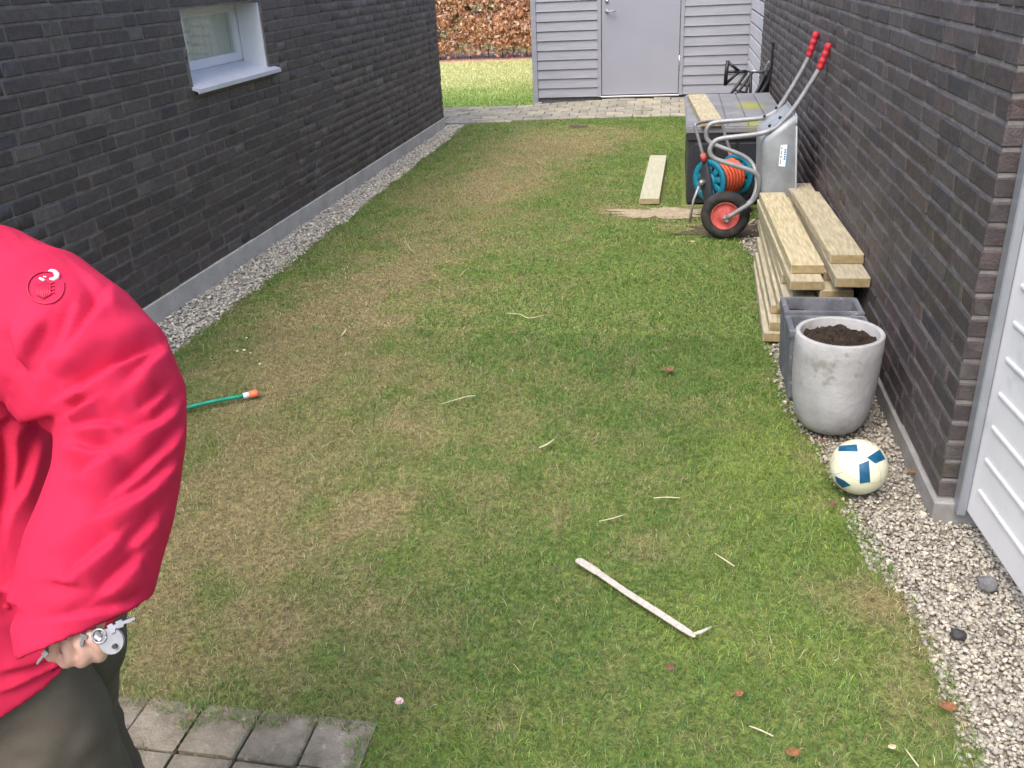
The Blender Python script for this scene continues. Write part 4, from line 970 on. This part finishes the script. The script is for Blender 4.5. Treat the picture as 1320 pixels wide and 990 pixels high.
tw = [[(652, 404), (670, 405), (682, 410), (706, 405)], [(568, 521), (588, 515), (602, 511), (614, 510)], [(695, 577), (705, 573), (715, 566)], [(842, 642), (860, 641), (877, 642)], [(921, 713), (935, 722), (947, 730)], [(966, 936), (980, 941), (997, 949)], [(1166, 964), (1175, 976), (1184, 988)], [(440, 433), (444, 428), (446, 424)], [(605, 345), (598, 350), (592, 356)], [(520, 305), (528, 320), (534, 326)], [(772, 672), (790, 668), (806, 663)]]
tl = ['curved dry straw twig on the green middle of the lawn', 'thin pale straw with a thick tip on the lawn', 'short pale wood chip on the green lawn', 'straight dry straw stalk beside a worn spot on the lawn', 'pale straw stalk lying just beyond the wooden lath', 'pale dry stalk lying on the lawn near the loose brown leaves', 'pale dry stalk lying where lawn meets the gravel', 'small pale chip on the dry side of the lawn', 'small pale twig on the worn brown lawn', 'thin pale twig on the worn lawn towards the house wall', 'thin bent straw on the green lawn short of the wooden lath']
for pts, lb_ in zip(tw, tl):
    P = [G(x, y, .02) for x, y in pts]; n = len(P); thick = .004 if 'chip' in lb_ else .0021
    bm = bmesh.new(); tube(bm, P, [thick * .6] + [thick] * (n - 2) + [thick * .7], 6, True, 3); tag(obj('twig', bm, M_straw, None, True), lb_, 'twig', 'dry twigs scattered on the lawn')
def leaf(px, py, size, ang, label, mt=M_leaf, z=.02):
    c = G(px, py, z); bm = bmesh.new(); rows_ = []
    for i in range(7):
        t = i / 6; w = size * .38 * math.sin(math.pi * min(t * .92 + .06, 1)) ** .8; zz = .35 * size * (t - .5) ** 2 * 2
        rows_.append([bm.verts.new((size * (t - .5), s * w, zz + abs(s) * w * .5)) for s in (-1, 0, 1)])
    for p, q in zip(rows_, rows_[1:]):
        bm.faces.new((p[0], p[1], q[1], q[0])); bm.faces.new((p[1], p[2], q[2], q[1]))
    bm.transform(Matrix.Translation(c) @ Matrix.Rotation(ang, 4, 'Z') @ Matrix.Rotation(random.uniform(-.3, .3), 4, 'X'))
    o = obj('dead_leaf', bm, mt, None, True); md = o.modifiers.new('s', 'SOLIDIFY'); md.thickness = .0008; return tag(o, label, 'leaf', 'dead leaves lying about')
for px, py, s_, a_, lb_ in ((862, 478, .05, .6, 'reddish dead leaf on the green lawn facing the timber stack'), (1072, 650, .034, 1.2, 'orange dead leaf at the lawn edge beside the football'), (1176, 609, .035, .2, 'orange dead leaf on gravel near the garage corner'), (1222, 913, .04, 0, 'pale orange dead leaf on the border of lawn and gravel'), (952, 895, .026, .5, 'small light brown dead leaf on the lawn'), (1023, 972, .034, .2, 'dark red dead leaf on the lawn'), (864, 862, .03, .9, 'curled rusty dead leaf near the wooden lath'), (1060, 570, .035, .1, 'orange dead leaf tucked under the round concrete pot')):
    leaf(px, py, s_, a_, lb_)
leaf(1150, 964, .02, .4, 'tiny straw coloured leaf on the lawn close to the gravel', M_straw)
M_chip = mat('pale_chip', (.5, .47, .34), (.6, .56, .42), 30, .8)
for px, py, s_, lb_ in ((315, 452, .02, 'tiny pale chip among others on the lawn near the green hose'), (306, 453, .015, 'tiny pale chip among others on the lawn near the green hose'), (335, 470, .018, 'tiny pale chip among others on the lawn near the green hose'), (323, 455, .013, 'tiny pale chip among others on the lawn near the green hose'), (318, 436, .015, 'tiny pale chip among others on the lawn near the green hose'), (893, 312, .028, 'pale curled chip on the lawn in front of the wheelbarrow wheel')):
    leaf(px, py, s_, random.random() * 6, lb_, M_chip, .018)
cf = G(515, 905, .02); fl0 = empty('clover_flower', cf, 'small pink white clover flower beside the square pavers', 'flower'); bm = bmesh.new()
for k in range(26):
    a = k * 2.4; el = math.radians(20 + 60 * (k % 5) / 4); d = Vector((math.cos(a) * math.cos(el), math.sin(a) * math.cos(el), math.sin(el))); tube(bm, [cf, cf + d * .008, cf + d * .0125], [.001, .0026, .0008], 5)
obj('petals', bm, mat('pink_petals', (.55, .3, .33), (.75, .62, .6), 120, .7), fl0, True)
tubeo('stalk', [cf + Vector((.004, .002, -.03)), cf], .0012, M_green, fl0, 5)
def rock(name, px, py, size, mt, label, seed):
    c = G(px, py, 0); bm = bmesh.new(); bmesh.ops.create_icosphere(bm, subdivisions=3, radius=size)
    for v in bm.verts:
        d = v.co.normalized(); v.co = Vector((v.co.x * 1.05, v.co.y * .9, v.co.z * .7)) * (1 + .28 * mnoise.noise(d * 1.6 + Vector((seed, 0, 0))) + .08 * mnoise.noise(d * 5 + Vector((seed, 3, 0)))) + Vector((c.x, c.y, size * .42))
    tag(obj(name, bm, mt, None, True), label, 'stone')
rock('stone', 1272, 757, .027, M_greystone, 'rounded grey stone on gravel beside the white garage door', 3)
rock('pebble', 1235, 821, .019, M_blackstone, 'small black pebble lying on the pale gravel', 9)

# ------------------------------------------------------------------ person in a red jacket, leaning forward, keys in the hand
person = empty('person', (-.88, .88, 0), 'person in bright red jacket leaning forward with keys in hand', 'person')
J = dict(pelvis=(-.905, .90, .86), spine=(-.97, .95, 1.06), chest=(-1.05, 1.0, 1.24), neck=(-1.12, 1.03, 1.36), head=(-1.20, 1.04, 1.50),
         shL=tuple(PD(-40, 385, 1.14)), elL=tuple(PD(163, 512, 1.10)), wrL=tuple(PD(108, 795, 1.035)),
         shR=(-1.08, 1.20, 1.27), elR=(-1.02, 1.36, 1.03), wrR=(-1.16, 1.30, .82),
         hipL=(-.90, .825, .83), knL=(-.86, .835, .46), anL=(-.80, .85, .085), toL=(-.97, .835, .035),
         hipR=(-.92, 1.0, .83), knR=(-1.02, 1.02, .46), anR=(-1.0, 1.04, .085), toR=(-1.18, 1.05, .035))
J = {k: Vector(v) for k, v in J.items()}
for k in ('spine', 'chest', 'neck', 'head', 'shR', 'elR', 'wrR'): J[k] = J[k] + Vector((-.05, .03, -.055))
J['pelvis'] = J['pelvis'] + Vector((-.01, .015, 0))
def capsule(bm, pts, rad, seg=14, sm=4):
    """closed tapering limb with rounded ends"""
    pts = [Vector(p) for p in pts]; d0 = (pts[0] - pts[1]).normalized(); d1 = (pts[-1] - pts[-2]).normalized()
    pts = [pts[0] + d0 * rad[0] * .8] + pts + [pts[-1] + d1 * rad[-1] * .8]; rad = [rad[0] * .45] + list(rad) + [rad[-1] * .45]
    tube(bm, pts, rad, seg, True, sm)
bb_ = bmesh.new()
capsule(bb_, [J['pelvis'] + Vector((0, 0, -.04)), J['pelvis'], J['spine'], J['chest'], J['neck'] + Vector((0, 0, -.03))], [.09, .10, .105, .12, .07], 24)
capsule(bb_, [J['neck'] + Vector((0, 0, -.05)), J['neck'], J['head'] + Vector((.01, 0, -.02))], [.06, .054, .055], 18)
for sh, el, wr in (('shL', 'elL', 'wrL'), ('shR', 'elR', 'wrR')):
    capsule(bb_, [J['chest'].lerp(J[sh], .4), J[sh], J[sh].lerp(J[el], .5), J[el], J[el].lerp(J[wr], .35), J[wr]], [.075, .06, .05, .042, .041, .026], 16)
for h_, k_, a_, t_ in (('hipL', 'knL', 'anL', 'toL'), ('hipR', 'knR', 'anR', 'toR')):
    capsule(bb_, [J[h_] + Vector((0, 0, .03)), J[h_].lerp(J[k_], .4), J[k_], J[k_].lerp(J[a_], .35), J[a_]], [.085, .075, .054, .052, .034], 18)
    capsule(bb_, [J[a_] + Vector((.03, 0, -.03)), J[a_].lerp(J[t_], .5) + Vector((0, 0, -.015)), J[t_]], [.032, .034, .024], 14)
def hand(wr, kn_pts, finger_tips, thumb):
    """palm, four fingers of unequal length and a thumb, all rooted in the wrist"""
    for i, (k, tp_) in enumerate(zip(kn_pts, finger_tips)):
        capsule(bb_, [wr + (k - wr) * .1, wr.lerp(k, .55), k], [.015, .0115, .0085], 12, 3)
        capsule(bb_, [k] + tp_, [.0084, .0078, .0072, .006], 12, 3)
    capsule(bb_, [wr.lerp(thumb[0], .2), thumb[0], thumb[1], thumb[2]], [.017, .0135, .0108, .0082], 12, 3)
E0 = lambda x, y, d: PD(x, y, d)
kn = [E0(119, 821, .990), E0(103, 827, .994), E0(87, 829, 1.002), E0(72, 826, 1.012)]
tips = [[E0(131, 836, .998), E0(128, 847, 1.016), E0(115, 842, 1.03)], [E0(111, 844, 1.002), E0(105, 854, 1.02), E0(94, 846, 1.034)], [E0(91, 848, 1.012), E0(84, 854, 1.029), E0(77, 844, 1.04)], [E0(72, 842, 1.022), E0(65, 845, 1.035), E0(63, 836, 1.044)]]
hand(E0(100, 798, 1.014), kn, tips, [E0(114, 812, 1.025), E0(128, 826, 1.03), E0(136, 835, 1.022)])
wrR = J['wrR']; knR = [wrR + Vector((-.03, -.03 + .02 * i, -.085 + .004 * abs(i - 1))) for i in range(4)]
tipsR = [[k + Vector((-.012, 0, -.035)), k + Vector((-.012, 0, -.06)), k + Vector((-.004, 0, -.078 + .006 * i))] for i, k in enumerate(knR)]
hand(wrR, knR, tipsR, [wrR + Vector((-.03, -.03, -.04)), wrR + Vector((-.045, -.04, -.065)), wrR + Vector((-.05, -.038, -.085))])
bmesh.ops.recalc_face_normals(bb_, faces=bb_.faces[:])
me = bpy.data.meshes.new('body'); bb_.to_mesh(me); bb_.free(); body0 = link('body', me, None, None)
# one continuous body: hands and face joined into the body mesh by a voxel union
def union(name, objs, mt, parent, vox, smooth_it=3, extra=None):
    bm = bmesh.new()
    for o in objs:
        t = o.data.copy(); t.transform(o.matrix_world); bm.from_mesh(t); bpy.data.meshes.remove(t)
    if extra: extra(bm)
    me = bpy.data.meshes.new(name); bm.to_mesh(me); bm.free(); o = link(name, me, None, None)
    rm = o.modifiers.new('r', 'REMESH'); rm.mode = 'VOXEL'; rm.voxel_size = vox
    if smooth_it: sm = o.modifiers.new('s', 'SMOOTH'); sm.iterations = smooth_it; sm.factor = .5
    dg = bpy.context.evaluated_depsgraph_get(); ev = bpy.data.meshes.new_from_object(o.evaluated_get(dg)); o.modifiers.clear(); o.data = ev; ev.materials.clear(); ev.materials.append(mt)
    for p in ev.polygons: p.use_smooth = True
    bm = bmesh.new(); bm.from_mesh(ev); seen = set(); best = []; comps = []
    for v in bm.verts:
        if v in seen: continue
        st = [v]; seen.add(v); cp = []
        while st:
            a = st.pop(); cp.append(a)
            for e in a.link_edges:
                b2 = e.other_vert(a)
                if b2 not in seen: seen.add(b2); st.append(b2)
        comps.append(cp)
    comps.sort(key=len); print('COMPS', name, [len(c) for c in comps][-6:]); bmesh.ops.delete(bm, geom=[v for c in comps[:-1] for v in c], context='VERTS'); bm.to_mesh(ev); bm.free()
    for p in ev.polygons: p.use_smooth = True
    for q in objs: bpy.data.objects.remove(q)
    if parent is not None: o.parent = parent; o.location = -parent.location
    return o
hdv = J['head']
def face(bm):
    def blob(c, r, s=(1, 1, 1)):
        t = bmesh.new(); bmesh.ops.create_icosphere(t, subdivisions=3, radius=r); t.transform(Matrix.Translation(c) @ Matrix.Diagonal((*s, 1))); m_ = bpy.data.meshes.new('t'); t.to_mesh(m_); t.free(); bm.from_mesh(m_)
    blob(hdv + Vector((-.02, 0, .02)), .088, (1.05, .85, 1.25)); blob(hdv + Vector((-.108, 0, .012)), .016, (1.2, .8, 1.5)); blob(hdv + Vector((-.085, 0, -.062)), .028, (1, 1, .8))
    blob(hdv + Vector((-.095, 0, -.032)), .016, (.8, 1.6, .6))
    for s in (-1, 1): blob(hdv + Vector((.01, s * .078, .012)), .028, (.8, .35, 1.15))
bpy.context.view_layer.update()
body = union('body', [body0], M_skin, person, .0034, 1, face)
for s in (-1, 1):
    bm = bmesh.new(); bmesh.ops.create_uvsphere(bm, u_segments=12, v_segments=8, radius=.012); bm.transform(Matrix.Translation(hdv + Vector((-.094, s * .032, .03)))); obj('eye', bm, M_white, person, True)
bm = bmesh.new(); bmesh.ops.create_icosphere(bm, subdivisions=4, radius=.1)
for v in bm.verts:
    v.co = Vector((v.co.x * 1.12, v.co.y * .93, v.co.z * 1.1)) * (1 + .05 * mnoise.noise(v.co * 30)); v.co += hdv + Vector((.012, 0, .045))
bmesh.ops.delete(bm, geom=[v for v in bm.verts if v.co.z < hdv.z + .0 or (v.co.x < hdv.x - .06 and v.co.z < hdv.z + .085)], context='VERTS'); obj('hair', bm, M_hair, person, True)

# jacket: sleeve and torso grown as tubes, fused, then creased along fold lines
def ring_tube(bm, secs, seg=28):
    """secs: (centre, radius_a, radius_b, axis_a hint)"""
    n = len(secs); rings = []
    for i, (c, ra, rb, hint) in enumerate(secs):
        d = (Vector(secs[min(i + 1, n - 1)][0]) - Vector(secs[max(i - 1, 0)][0])).normalized(); a = Vector(hint) - d * d.dot(Vector(hint)); a.normalize(); b = d.cross(a)
        rings.append([bm.verts.new(Vector(c) + a * ra * math.cos(2 * math.pi * k / seg) + b * rb * math.sin(2 * math.pi * k / seg)) for k in range(seg)])
    for a, b in zip(rings, rings[1:]):
        for k in range(seg): bm.faces.new((a[k], a[(k + 1) % seg], b[(k + 1) % seg], b[k]))
    bm.faces.new(rings[0][::-1]); bm.faces.new(rings[-1]); bmesh.ops.recalc_face_normals(bm, faces=bm.faces[:])
def px_sec(x, y, hw, dep, k=.92):
    r = hw * dep / F_PX; return (PD(x, y, dep), r, r * k, Vector(RC[0]))
cz = PD(126, 803, 1.04); cdir = (Vector(RC[0]) * .40 + Vector(RC[1]) * .91).normalized()
hemc = J['pelvis'] + Vector((.02, -.004, -.112)); hdir = Vector((.36, .05, -.93)).normalized()
def cut_end(bm, co_, no_):
    r_ = bmesh.ops.bisect_plane(bm, geom=bm.verts[:] + bm.edges[:] + bm.faces[:], plane_co=co_, plane_no=no_, clear_outer=True)
    bmesh.ops.contextual_create(bm, geom=[e for e in r_['geom_cut'] if isinstance(e, bmesh.types.BMEdge)])
def add_bm(dst, src):
    m_ = bpy.data.meshes.new('t'); src.to_mesh(m_); src.free(); dst.from_mesh(m_); bpy.data.meshes.remove(m_)
jb = bmesh.new(); jsl = bmesh.new(); jto = bmesh.new()
sl = [(-150, 420, 100, 1.22), (-90, 392, 118, 1.18), (-20, 394, 116, 1.15), (42, 415, 108, 1.13), (92, 449, 101, 1.115), (130, 487, 96, 1.105), (156, 525, 84, 1.095), (158, 570, 78, 1.085), (150, 615, 80, 1.075), (138, 660, 84, 1.065), (122, 705, 87, 1.055), (113, 745, 86, 1.045), (108, 776, 81, 1.04), (104, 797, 77, 1.036), (100, 825, 75, 1.03), (98, 850, 72, 1.026)]
ring_tube(jsl, [(PD(x, y, d), hw * d / F_PX, hw * d / F_PX * .9, Vector(RC[0]) * .3 + Vector(RC[1]) * .0 + Vector((0, 0, 1)) * 0 + Vector(RC[0])) for x, y, hw, d in sl], 30)
# torso
tor = [(J['neck'] + Vector((.0, 0, .035)), .075, .075), (J['neck'] + Vector((.01, 0, -.03)), .10, .12), (J['chest'] + Vector((.02, .0, .01)), .15, .19), (J['chest'].lerp(J['spine'], .5), .16, .19), (J['spine'], .16, .185), (J['spine'].lerp(J['pelvis'], .6) + Vector((-.012, 0, 0)), .152, .182), (J['pelvis'] + Vector((-.015, 0, .0)), .155, .195), (J['pelvis'] + Vector((-.008, -.004, -.075)), .157, .2), (J['pelvis'] + Vector((-.004, -.006, -.16)), .158, .205), (J['pelvis'] + Vector((-.0, -.008, -.30)), .158, .205)]
ring_tube(jto, [(c, ra, rb, Vector((1, 0, .3))) for c, ra, rb in tor], 32)
cut_end(jsl, cz, cdir); cut_end(jto, hemc, hdir); add_bm(jb, jsl); add_bm(jb, jto)
rsl = [(J['shR'] + Vector((-.0, -.05, .0)), .09), (J['shR'].lerp(J['elR'], .35), .082), (J['elR'], .074), (J['elR'].lerp(J['wrR'], .5), .07), (J['wrR'], .066)]
ring_tube(jb, [(c, r, r, Vector((1, 0, 0))) for c, r in rsl], 24)
me = bpy.data.meshes.new('jacket'); jb.to_mesh(me); jb.free(); jk0 = link('jacket', me, None)
bpy.context.view_layer.update()
jacket = union('jacket', [jk0], M_jacket, None, .0042, 12)
bpy.context.view_layer.update()
bv = BVHTree.FromObject(jacket, bpy.context.evaluated_depsgraph_get()); CAMP = Vector((0, 0, H))
def hit(x, y):
    h = bv.ray_cast(CAMP, Vector(ray(x, y)).normalized()); return h[0]
folds = [([(97, 388), (80, 430), (56, 476)], .009, .010), ([(146, 362), (120, 405), (90, 450)], .010, .010), ([(203, 447), (150, 470), (110, 495), (80, 512)], .015, .010), ([(218, 440), (190, 468), (163, 498)], .010, .010),
         ([(120, 515), (104, 525), (88, 534)], .012, .007), ([(158, 548), (130, 545), (92, 553)], .008, .009), ([(150, 575), (120, 580), (92, 570)], .010, .009), ([(154, 581), (120, 600), (86, 622)], .009, .010), ([(240, 508), (200, 545), (157, 567)], .011, .011), ([(241, 537), (212, 575), (184, 605), (147, 637)], .010, .010),
         ([(224, 590), (198, 618), (170, 645)], .008, .009), ([(186, 632), (155, 648), (124, 666)], .008, .010), ([(152, 688), (120, 715), (84, 746)], .010, .010), ([(180, 715), (155, 740), (126, 768)], .009, .010), ([(66, 750), (85, 752), (102, 755)], .006, .007), ([(205, 660), (180, 690), (165, 705)], .007, .009),
         ([(30, 480), (45, 440), (60, 410)], .006, .012), ([(185, 770), (150, 782), (60, 800)], .005, .006), ([(12, 420), (24, 455), (36, 482)], .010, .008), ([(10, 520), (14, 600), (8, 680)], .012, .012), ([(45, 560), (30, 620), (14, 660)], .012, .012), ([(0, 760), (14, 772), (26, 785)], .008, .008), ([(0, 868), (40, 858), (70, 846)], .006, .008), ([(0, 895), (60, 868), (120, 838)], .006, .007), ([(20, 570), (40, 540), (70, 535)], .008, .009), ([(100, 345), (130, 380), (140, 400)], .004, .012), ([(215, 500), (195, 520), (180, 530)], .006, .008)]
nv = len(jacket.data.vertices); co = np.empty(nv * 3, np.float32); jacket.data.vertices.foreach_get('co', co); co = co.reshape(-1, 3).astype(float)
no = np.array([v.normal[:] for v in jacket.data.vertices]); disp = np.zeros(nv)
for pl, amp, sg in folds:
    # hits along the fold, bulged onto the cloth
    pts = []
    for (a, b) in zip(pl, pl[1:]):
        for t in np.linspace(0, 1, 5)[:-1]:
            h = hit(a[0] + (b[0] - a[0]) * t, a[1] + (b[1] - a[1]) * t)
            if h: pts.append(np.array(h))
    h = hit(*pl[-1])
    if h: pts.append(np.array(h))
    if len(pts) < 3: continue
    pts = np.array(pts); dirv = pts[-1] - pts[0]; dirv /= np.linalg.norm(dirv)
    near_m = np.min(np.linalg.norm(co[:, None] - pts[None, ::2], axis=2), 1) < .09
    idx = np.where(near_m)[0]; P = co[idx]; bd = np.full(len(idx), 9.); sd_ = np.zeros(len(idx)); tt = np.zeros(len(idx)); ns = len(pts) - 1
    for k in range(ns):
        a = pts[k]; s = pts[k + 1] - a; l2 = s @ s + 1e-12; t = np.clip((P - a) @ s / l2, 0, 1); q = P - (a + t[:, None] * s); d = np.linalg.norm(q, axis=1)
        better = d < bd; bd = np.where(better, d, bd); side = np.einsum('ij,ij->i', np.cross(np.broadcast_to(s / np.sqrt(l2), P.shape), no[idx]), q); sd_ = np.where(better, np.sign(side) * d, sd_); tt = np.where(better, (k + t) / ns, tt)
    taper = np.clip(np.minimum(tt, 1 - tt) * 4 + .15, 0, 1)
    q_ = sd_ / sg; prof_ = np.where(q_ < 0, np.exp(-(np.abs(q_) / 2.6) ** 2) * .75, 0) + np.where(q_ >= 0, -1.0 * np.exp(-np.abs(q_) / 1.5), 0); blend = 1 / (1 + np.exp(-np.clip(q_ / .13, -30, 30)))
    pa_ = .75 * np.exp(-(np.abs(q_) / 2.4) ** 2); pb_ = -.95 * np.exp(-np.abs(q_) / 1.4) + .35 * np.exp(-((q_ - 3.4) / 1.6) ** 2)
    disp[idx] += 1.3 * amp * taper * (pa_ * (1 - blend) + pb_ * blend)
for i in range(nv):
    p = Vector(co[i]); disp[i] += .004 * mnoise.noise(p * 8)
co2 = co + no * disp[:, None]
jacket.data.vertices.foreach_set('co', co2.astype(np.float32).ravel())
# open the hem and the cuff: remove the end caps
bm = bmesh.new(); bm.from_mesh(jacket.data)
bm.normal_update()
kill = []
for f in bm.faces:
    c_ = f.calc_center_median()
    if abs((c_ - cz).dot(cdir)) < .009 and f.normal.dot(cdir) > .8 and (c_ - PD(110, 790, 1.04)).length < .078: kill.append(f)
    elif abs((c_ - hemc).dot(hdir)) < .014 and f.normal.dot(hdir) > .72: kill.append(f)
bmesh.ops.delete(bm, geom=kill, context='FACES')
bm.to_mesh(jacket.data); bm.free()
sm = jacket.modifiers.new('smooth', 'SMOOTH'); sm.iterations = 1; sm.factor = .35
md = jacket.modifiers.new('solid', 'SOLIDIFY'); md.thickness = .006; md.offset = -1
jacket.parent = person; jacket.location = -person.location
for p in jacket.data.polygons: p.use_smooth = True
bpy.context.view_layer.update()
# emblem on the upper sleeve: raised ring, tusk curl and ribbed body
M_dkred = mat('dark_red_print', (.42, .01, .05), (.5, .015, .06), 30, .5); M_emw = mat('white_print', (.85, .8, .84), None, rough=.5)
bvj = BVHTree.FromObject(jacket, bpy.context.evaluated_depsgraph_get())
def onj(x, y, off=.0012):
    Mi = jacket.matrix_world.inverted(); h = bvj.ray_cast(Mi @ CAMP, Vector(ray(x, y)).normalized())
    if h[0] is None: return None
    n_ = h[1] if h[1].dot(CAMP - h[0]) > 0 else -h[1]; return jacket.matrix_world @ h[0] + n_ * off
def emb(name, lines, rad, mt):
    bm = bmesh.new()
    for pts, r in lines:
        P = [onj(*p) for p in pts]; P = [p for p in P if p is not None]
        if len(P) > 1: tube(bm, P, r if not isinstance(r, list) else r[:len(P)], 6)
    if len(bm.verts): obj(name, bm, mt, jacket, True)
ex, ey_ = 59.0, 371.5
emb('emblem_ring', [([(ex + 23.5 * math.cos(a), ey_ + 20.5 * math.sin(a)) for a in np.linspace(-.35, 5.35, 40)], .0011)], .001, M_dkred)
emb('emblem_tusk', [([(62.5, 351), (66, 350), (70, 351.5), (73.5, 355), (73, 359), (69, 361), (64, 360.5)], [.0012, .0022, .003, .0032, .003, .0026, .0012]), ([(51.5, 359.5), (54, 361), (57.5, 362.5)], .0016), ([(56, 357.5), (60, 358)], .0009)], .002, M_emw)
emb('emblem_body', [([(47 + k * 2.6, 365 + abs(k - 4) * .6), (48 + k * 2.4, 375), (50 + k * 2.2, 386 - abs(k - 3) * 1.2)], .0013) for k in range(8)] + [([(64, 366 + 4 * k), (71, 365 + 4.5 * k)], .0008) for k in range(4)], .001, M_dkred)
# trousers
def trouser():
    bm = bmesh.new(); 
    ring_tube(bm, [(J['pelvis'] + Vector((-.02, 0, .02)), .11, .13, (1, 0, 0)), (J['pelvis'] + Vector((-.005, 0, -.05)), .122, .155, (1, 0, 0)), (J['pelvis'] + Vector((0, .01, -.12)), .12, .155, (1, 0, 0))], 28)
    for h_, k_, a_ in (('hipL', 'knL', 'anL'), ('hipR', 'knR', 'anR')):
        h0, k0, a0 = J[h_], J[k_], J[a_]
        ring_tube(bm, [(h0 + Vector((0, .012 if h_ == 'hipL' else -.012, .02)), .08, .07, (1, 0, 0)), (h0.lerp(k0, .12), .09, .08, (1, 0, 0)), (h0.lerp(k0, .38), .098, .088, (1, 0, 0)), (h0.lerp(k0, .65), .09, .085, (1, 0, 0)), (k0, .078, .075, (1, 0, 0)), (k0.lerp(a0, .4), .076, .072, (1, 0, 0)), (k0.lerp(a0, .8), .07, .066, (1, 0, 0)), (a0 + Vector((0, 0, .0)), .07, .066, (1, 0, 0))], 26)
    me = bpy.data.meshes.new('t'); bm.to_mesh(me); bm.free(); return link('t', me, None)
t0 = trouser(); bpy.context.view_layer.update()
trs = union('trousers', [t0], M_trouser, person, .008, 6)
for v in trs.data.vertices:
    p = v.co; v.co = p + v.normal * (.007 * mnoise.noise(Vector((p.x * 9, p.y * 9, p.z * 16))) + .004 * mnoise.noise(Vector((p.x * 25, p.y * 25, p.z * 30))))
for a_, t_ in (('anL', 'toL'), ('anR', 'toR')):
    bm = bmesh.new(); a0, t1 = J[a_], J[t_]
    ring_tube(bm, [(Vector((a0.x + .06, a0.y, .045)), .02, .03, (0, 0, 1)), (Vector((a0.x + .045, a0.y, .05)), .048, .038, (0, 0, 1)), (Vector((a0.x, a0.y, .052)), .052, .043, (0, 0, 1)), (a0.lerp(t1, .5) * 1 + Vector((0, 0, -.015)), .043, .048, (0, 0, 1)), (Vector((t1.x - .01, t1.y, .036)), .036, .045, (0, 0, 1)), (Vector((t1.x - .05, t1.y, .03)), .015, .025, (0, 0, 1))], 20)
    obj('shoe', bm, M_darkplastic, person, True)
# keys in the hand: a thing of its own
ky = empty('key_bunch', PD(120, 815, 1.03), 'bunch of steel keys with grey fob held in the hand', 'keys')
def plate(name, cpx, dep, rx, ry, ang, mt, hole=None):
    c = PD(cpx[0], cpx[1], dep); r = Vector(RC[0]); u = -Vector(RC[1]); v_ = Vector(RC[2]); bm = bmesh.new(); n = 24; k = dep / F_PX
    for s in (-.002, .002):
        ring = [bm.verts.new(c + (r * (math.cos(ang) * rx * math.cos(2 * math.pi * i / n) - math.sin(ang) * ry * math.sin(2 * math.pi * i / n)) + u * (math.sin(ang) * rx * math.cos(2 * math.pi * i / n) + math.cos(ang) * ry * math.sin(2 * math.pi * i / n))) * k + v_ * s) for i in range(n)]
        if s < 0: r0 = ring
    bm.faces.new(r0); bm.faces.new(ring[::-1])
    for i in range(n): bm.faces.new((r0[i], r0[(i + 1) % n], ring[(i + 1) % n], ring[i]))
    bmesh.ops.recalc_face_normals(bm, faces=bm.faces[:]); return obj(name, bm, mt, ky)
M_fob = mat('grey_fob', (.2, .2, .22), (.29, .29, .31), 40, .5)
plate('fob', (144, 826), .985, 16, 17, 0, M_fob); plate('fob_hole', (148, 833), .981, 3, 3, 0, M_darkplastic)
for (a, b, w) in (((108, 818), (104, 834), 4), ((128, 816), (116, 830), 3.5), ((150, 806), (174, 797), 4), ((140, 812), (160, 802), 5), ((60, 840), (47, 856), 3.0), ((124, 824), (136, 812), 4)):
    pa_, pb_ = PD(*a, .98), PD(*b, .985); d = (pb_ - pa_).normalized(); s_ = d.cross(Vector(RC[2])).normalized(); w_ = w / F_PX; bm = bmesh.new(); L_ = (pb_ - pa_).length
    prof = [(0, -1.1), (.3, -1.2), (.36, -.5), (.55, -.5), (.6, -.75), (.66, -.5), (.74, -.75), (.8, -.5), (1, -.3), (1, .45), (.36, .5), (.3, 1.2), (0, 1.1)]
    f0 = [bm.verts.new(pa_ + d * L_ * t + s_ * w_ * q) for t, q in prof]; f1 = [bm.verts.new(v.co + Vector(RC[2]) * .0025) for v in f0]
    bm.faces.new(f0); bm.faces.new(f1[::-1]); m_ = len(f0)
    for i in range(m_): bm.faces.new((f0[i], f0[(i + 1) % m_], f1[(i + 1) % m_], f1[i]))
    bmesh.ops.recalc_face_normals(bm, faces=bm.faces[:]); obj('key', bm, M_steel, ky)
rgp = [PD(128 + 9 * math.cos(a), 820 + 9 * math.sin(a), .983) for a in np.linspace(0, 2 * math.pi, 20)]; tubeo('key_ring', rgp, .0014, M_steel, ky, 6)
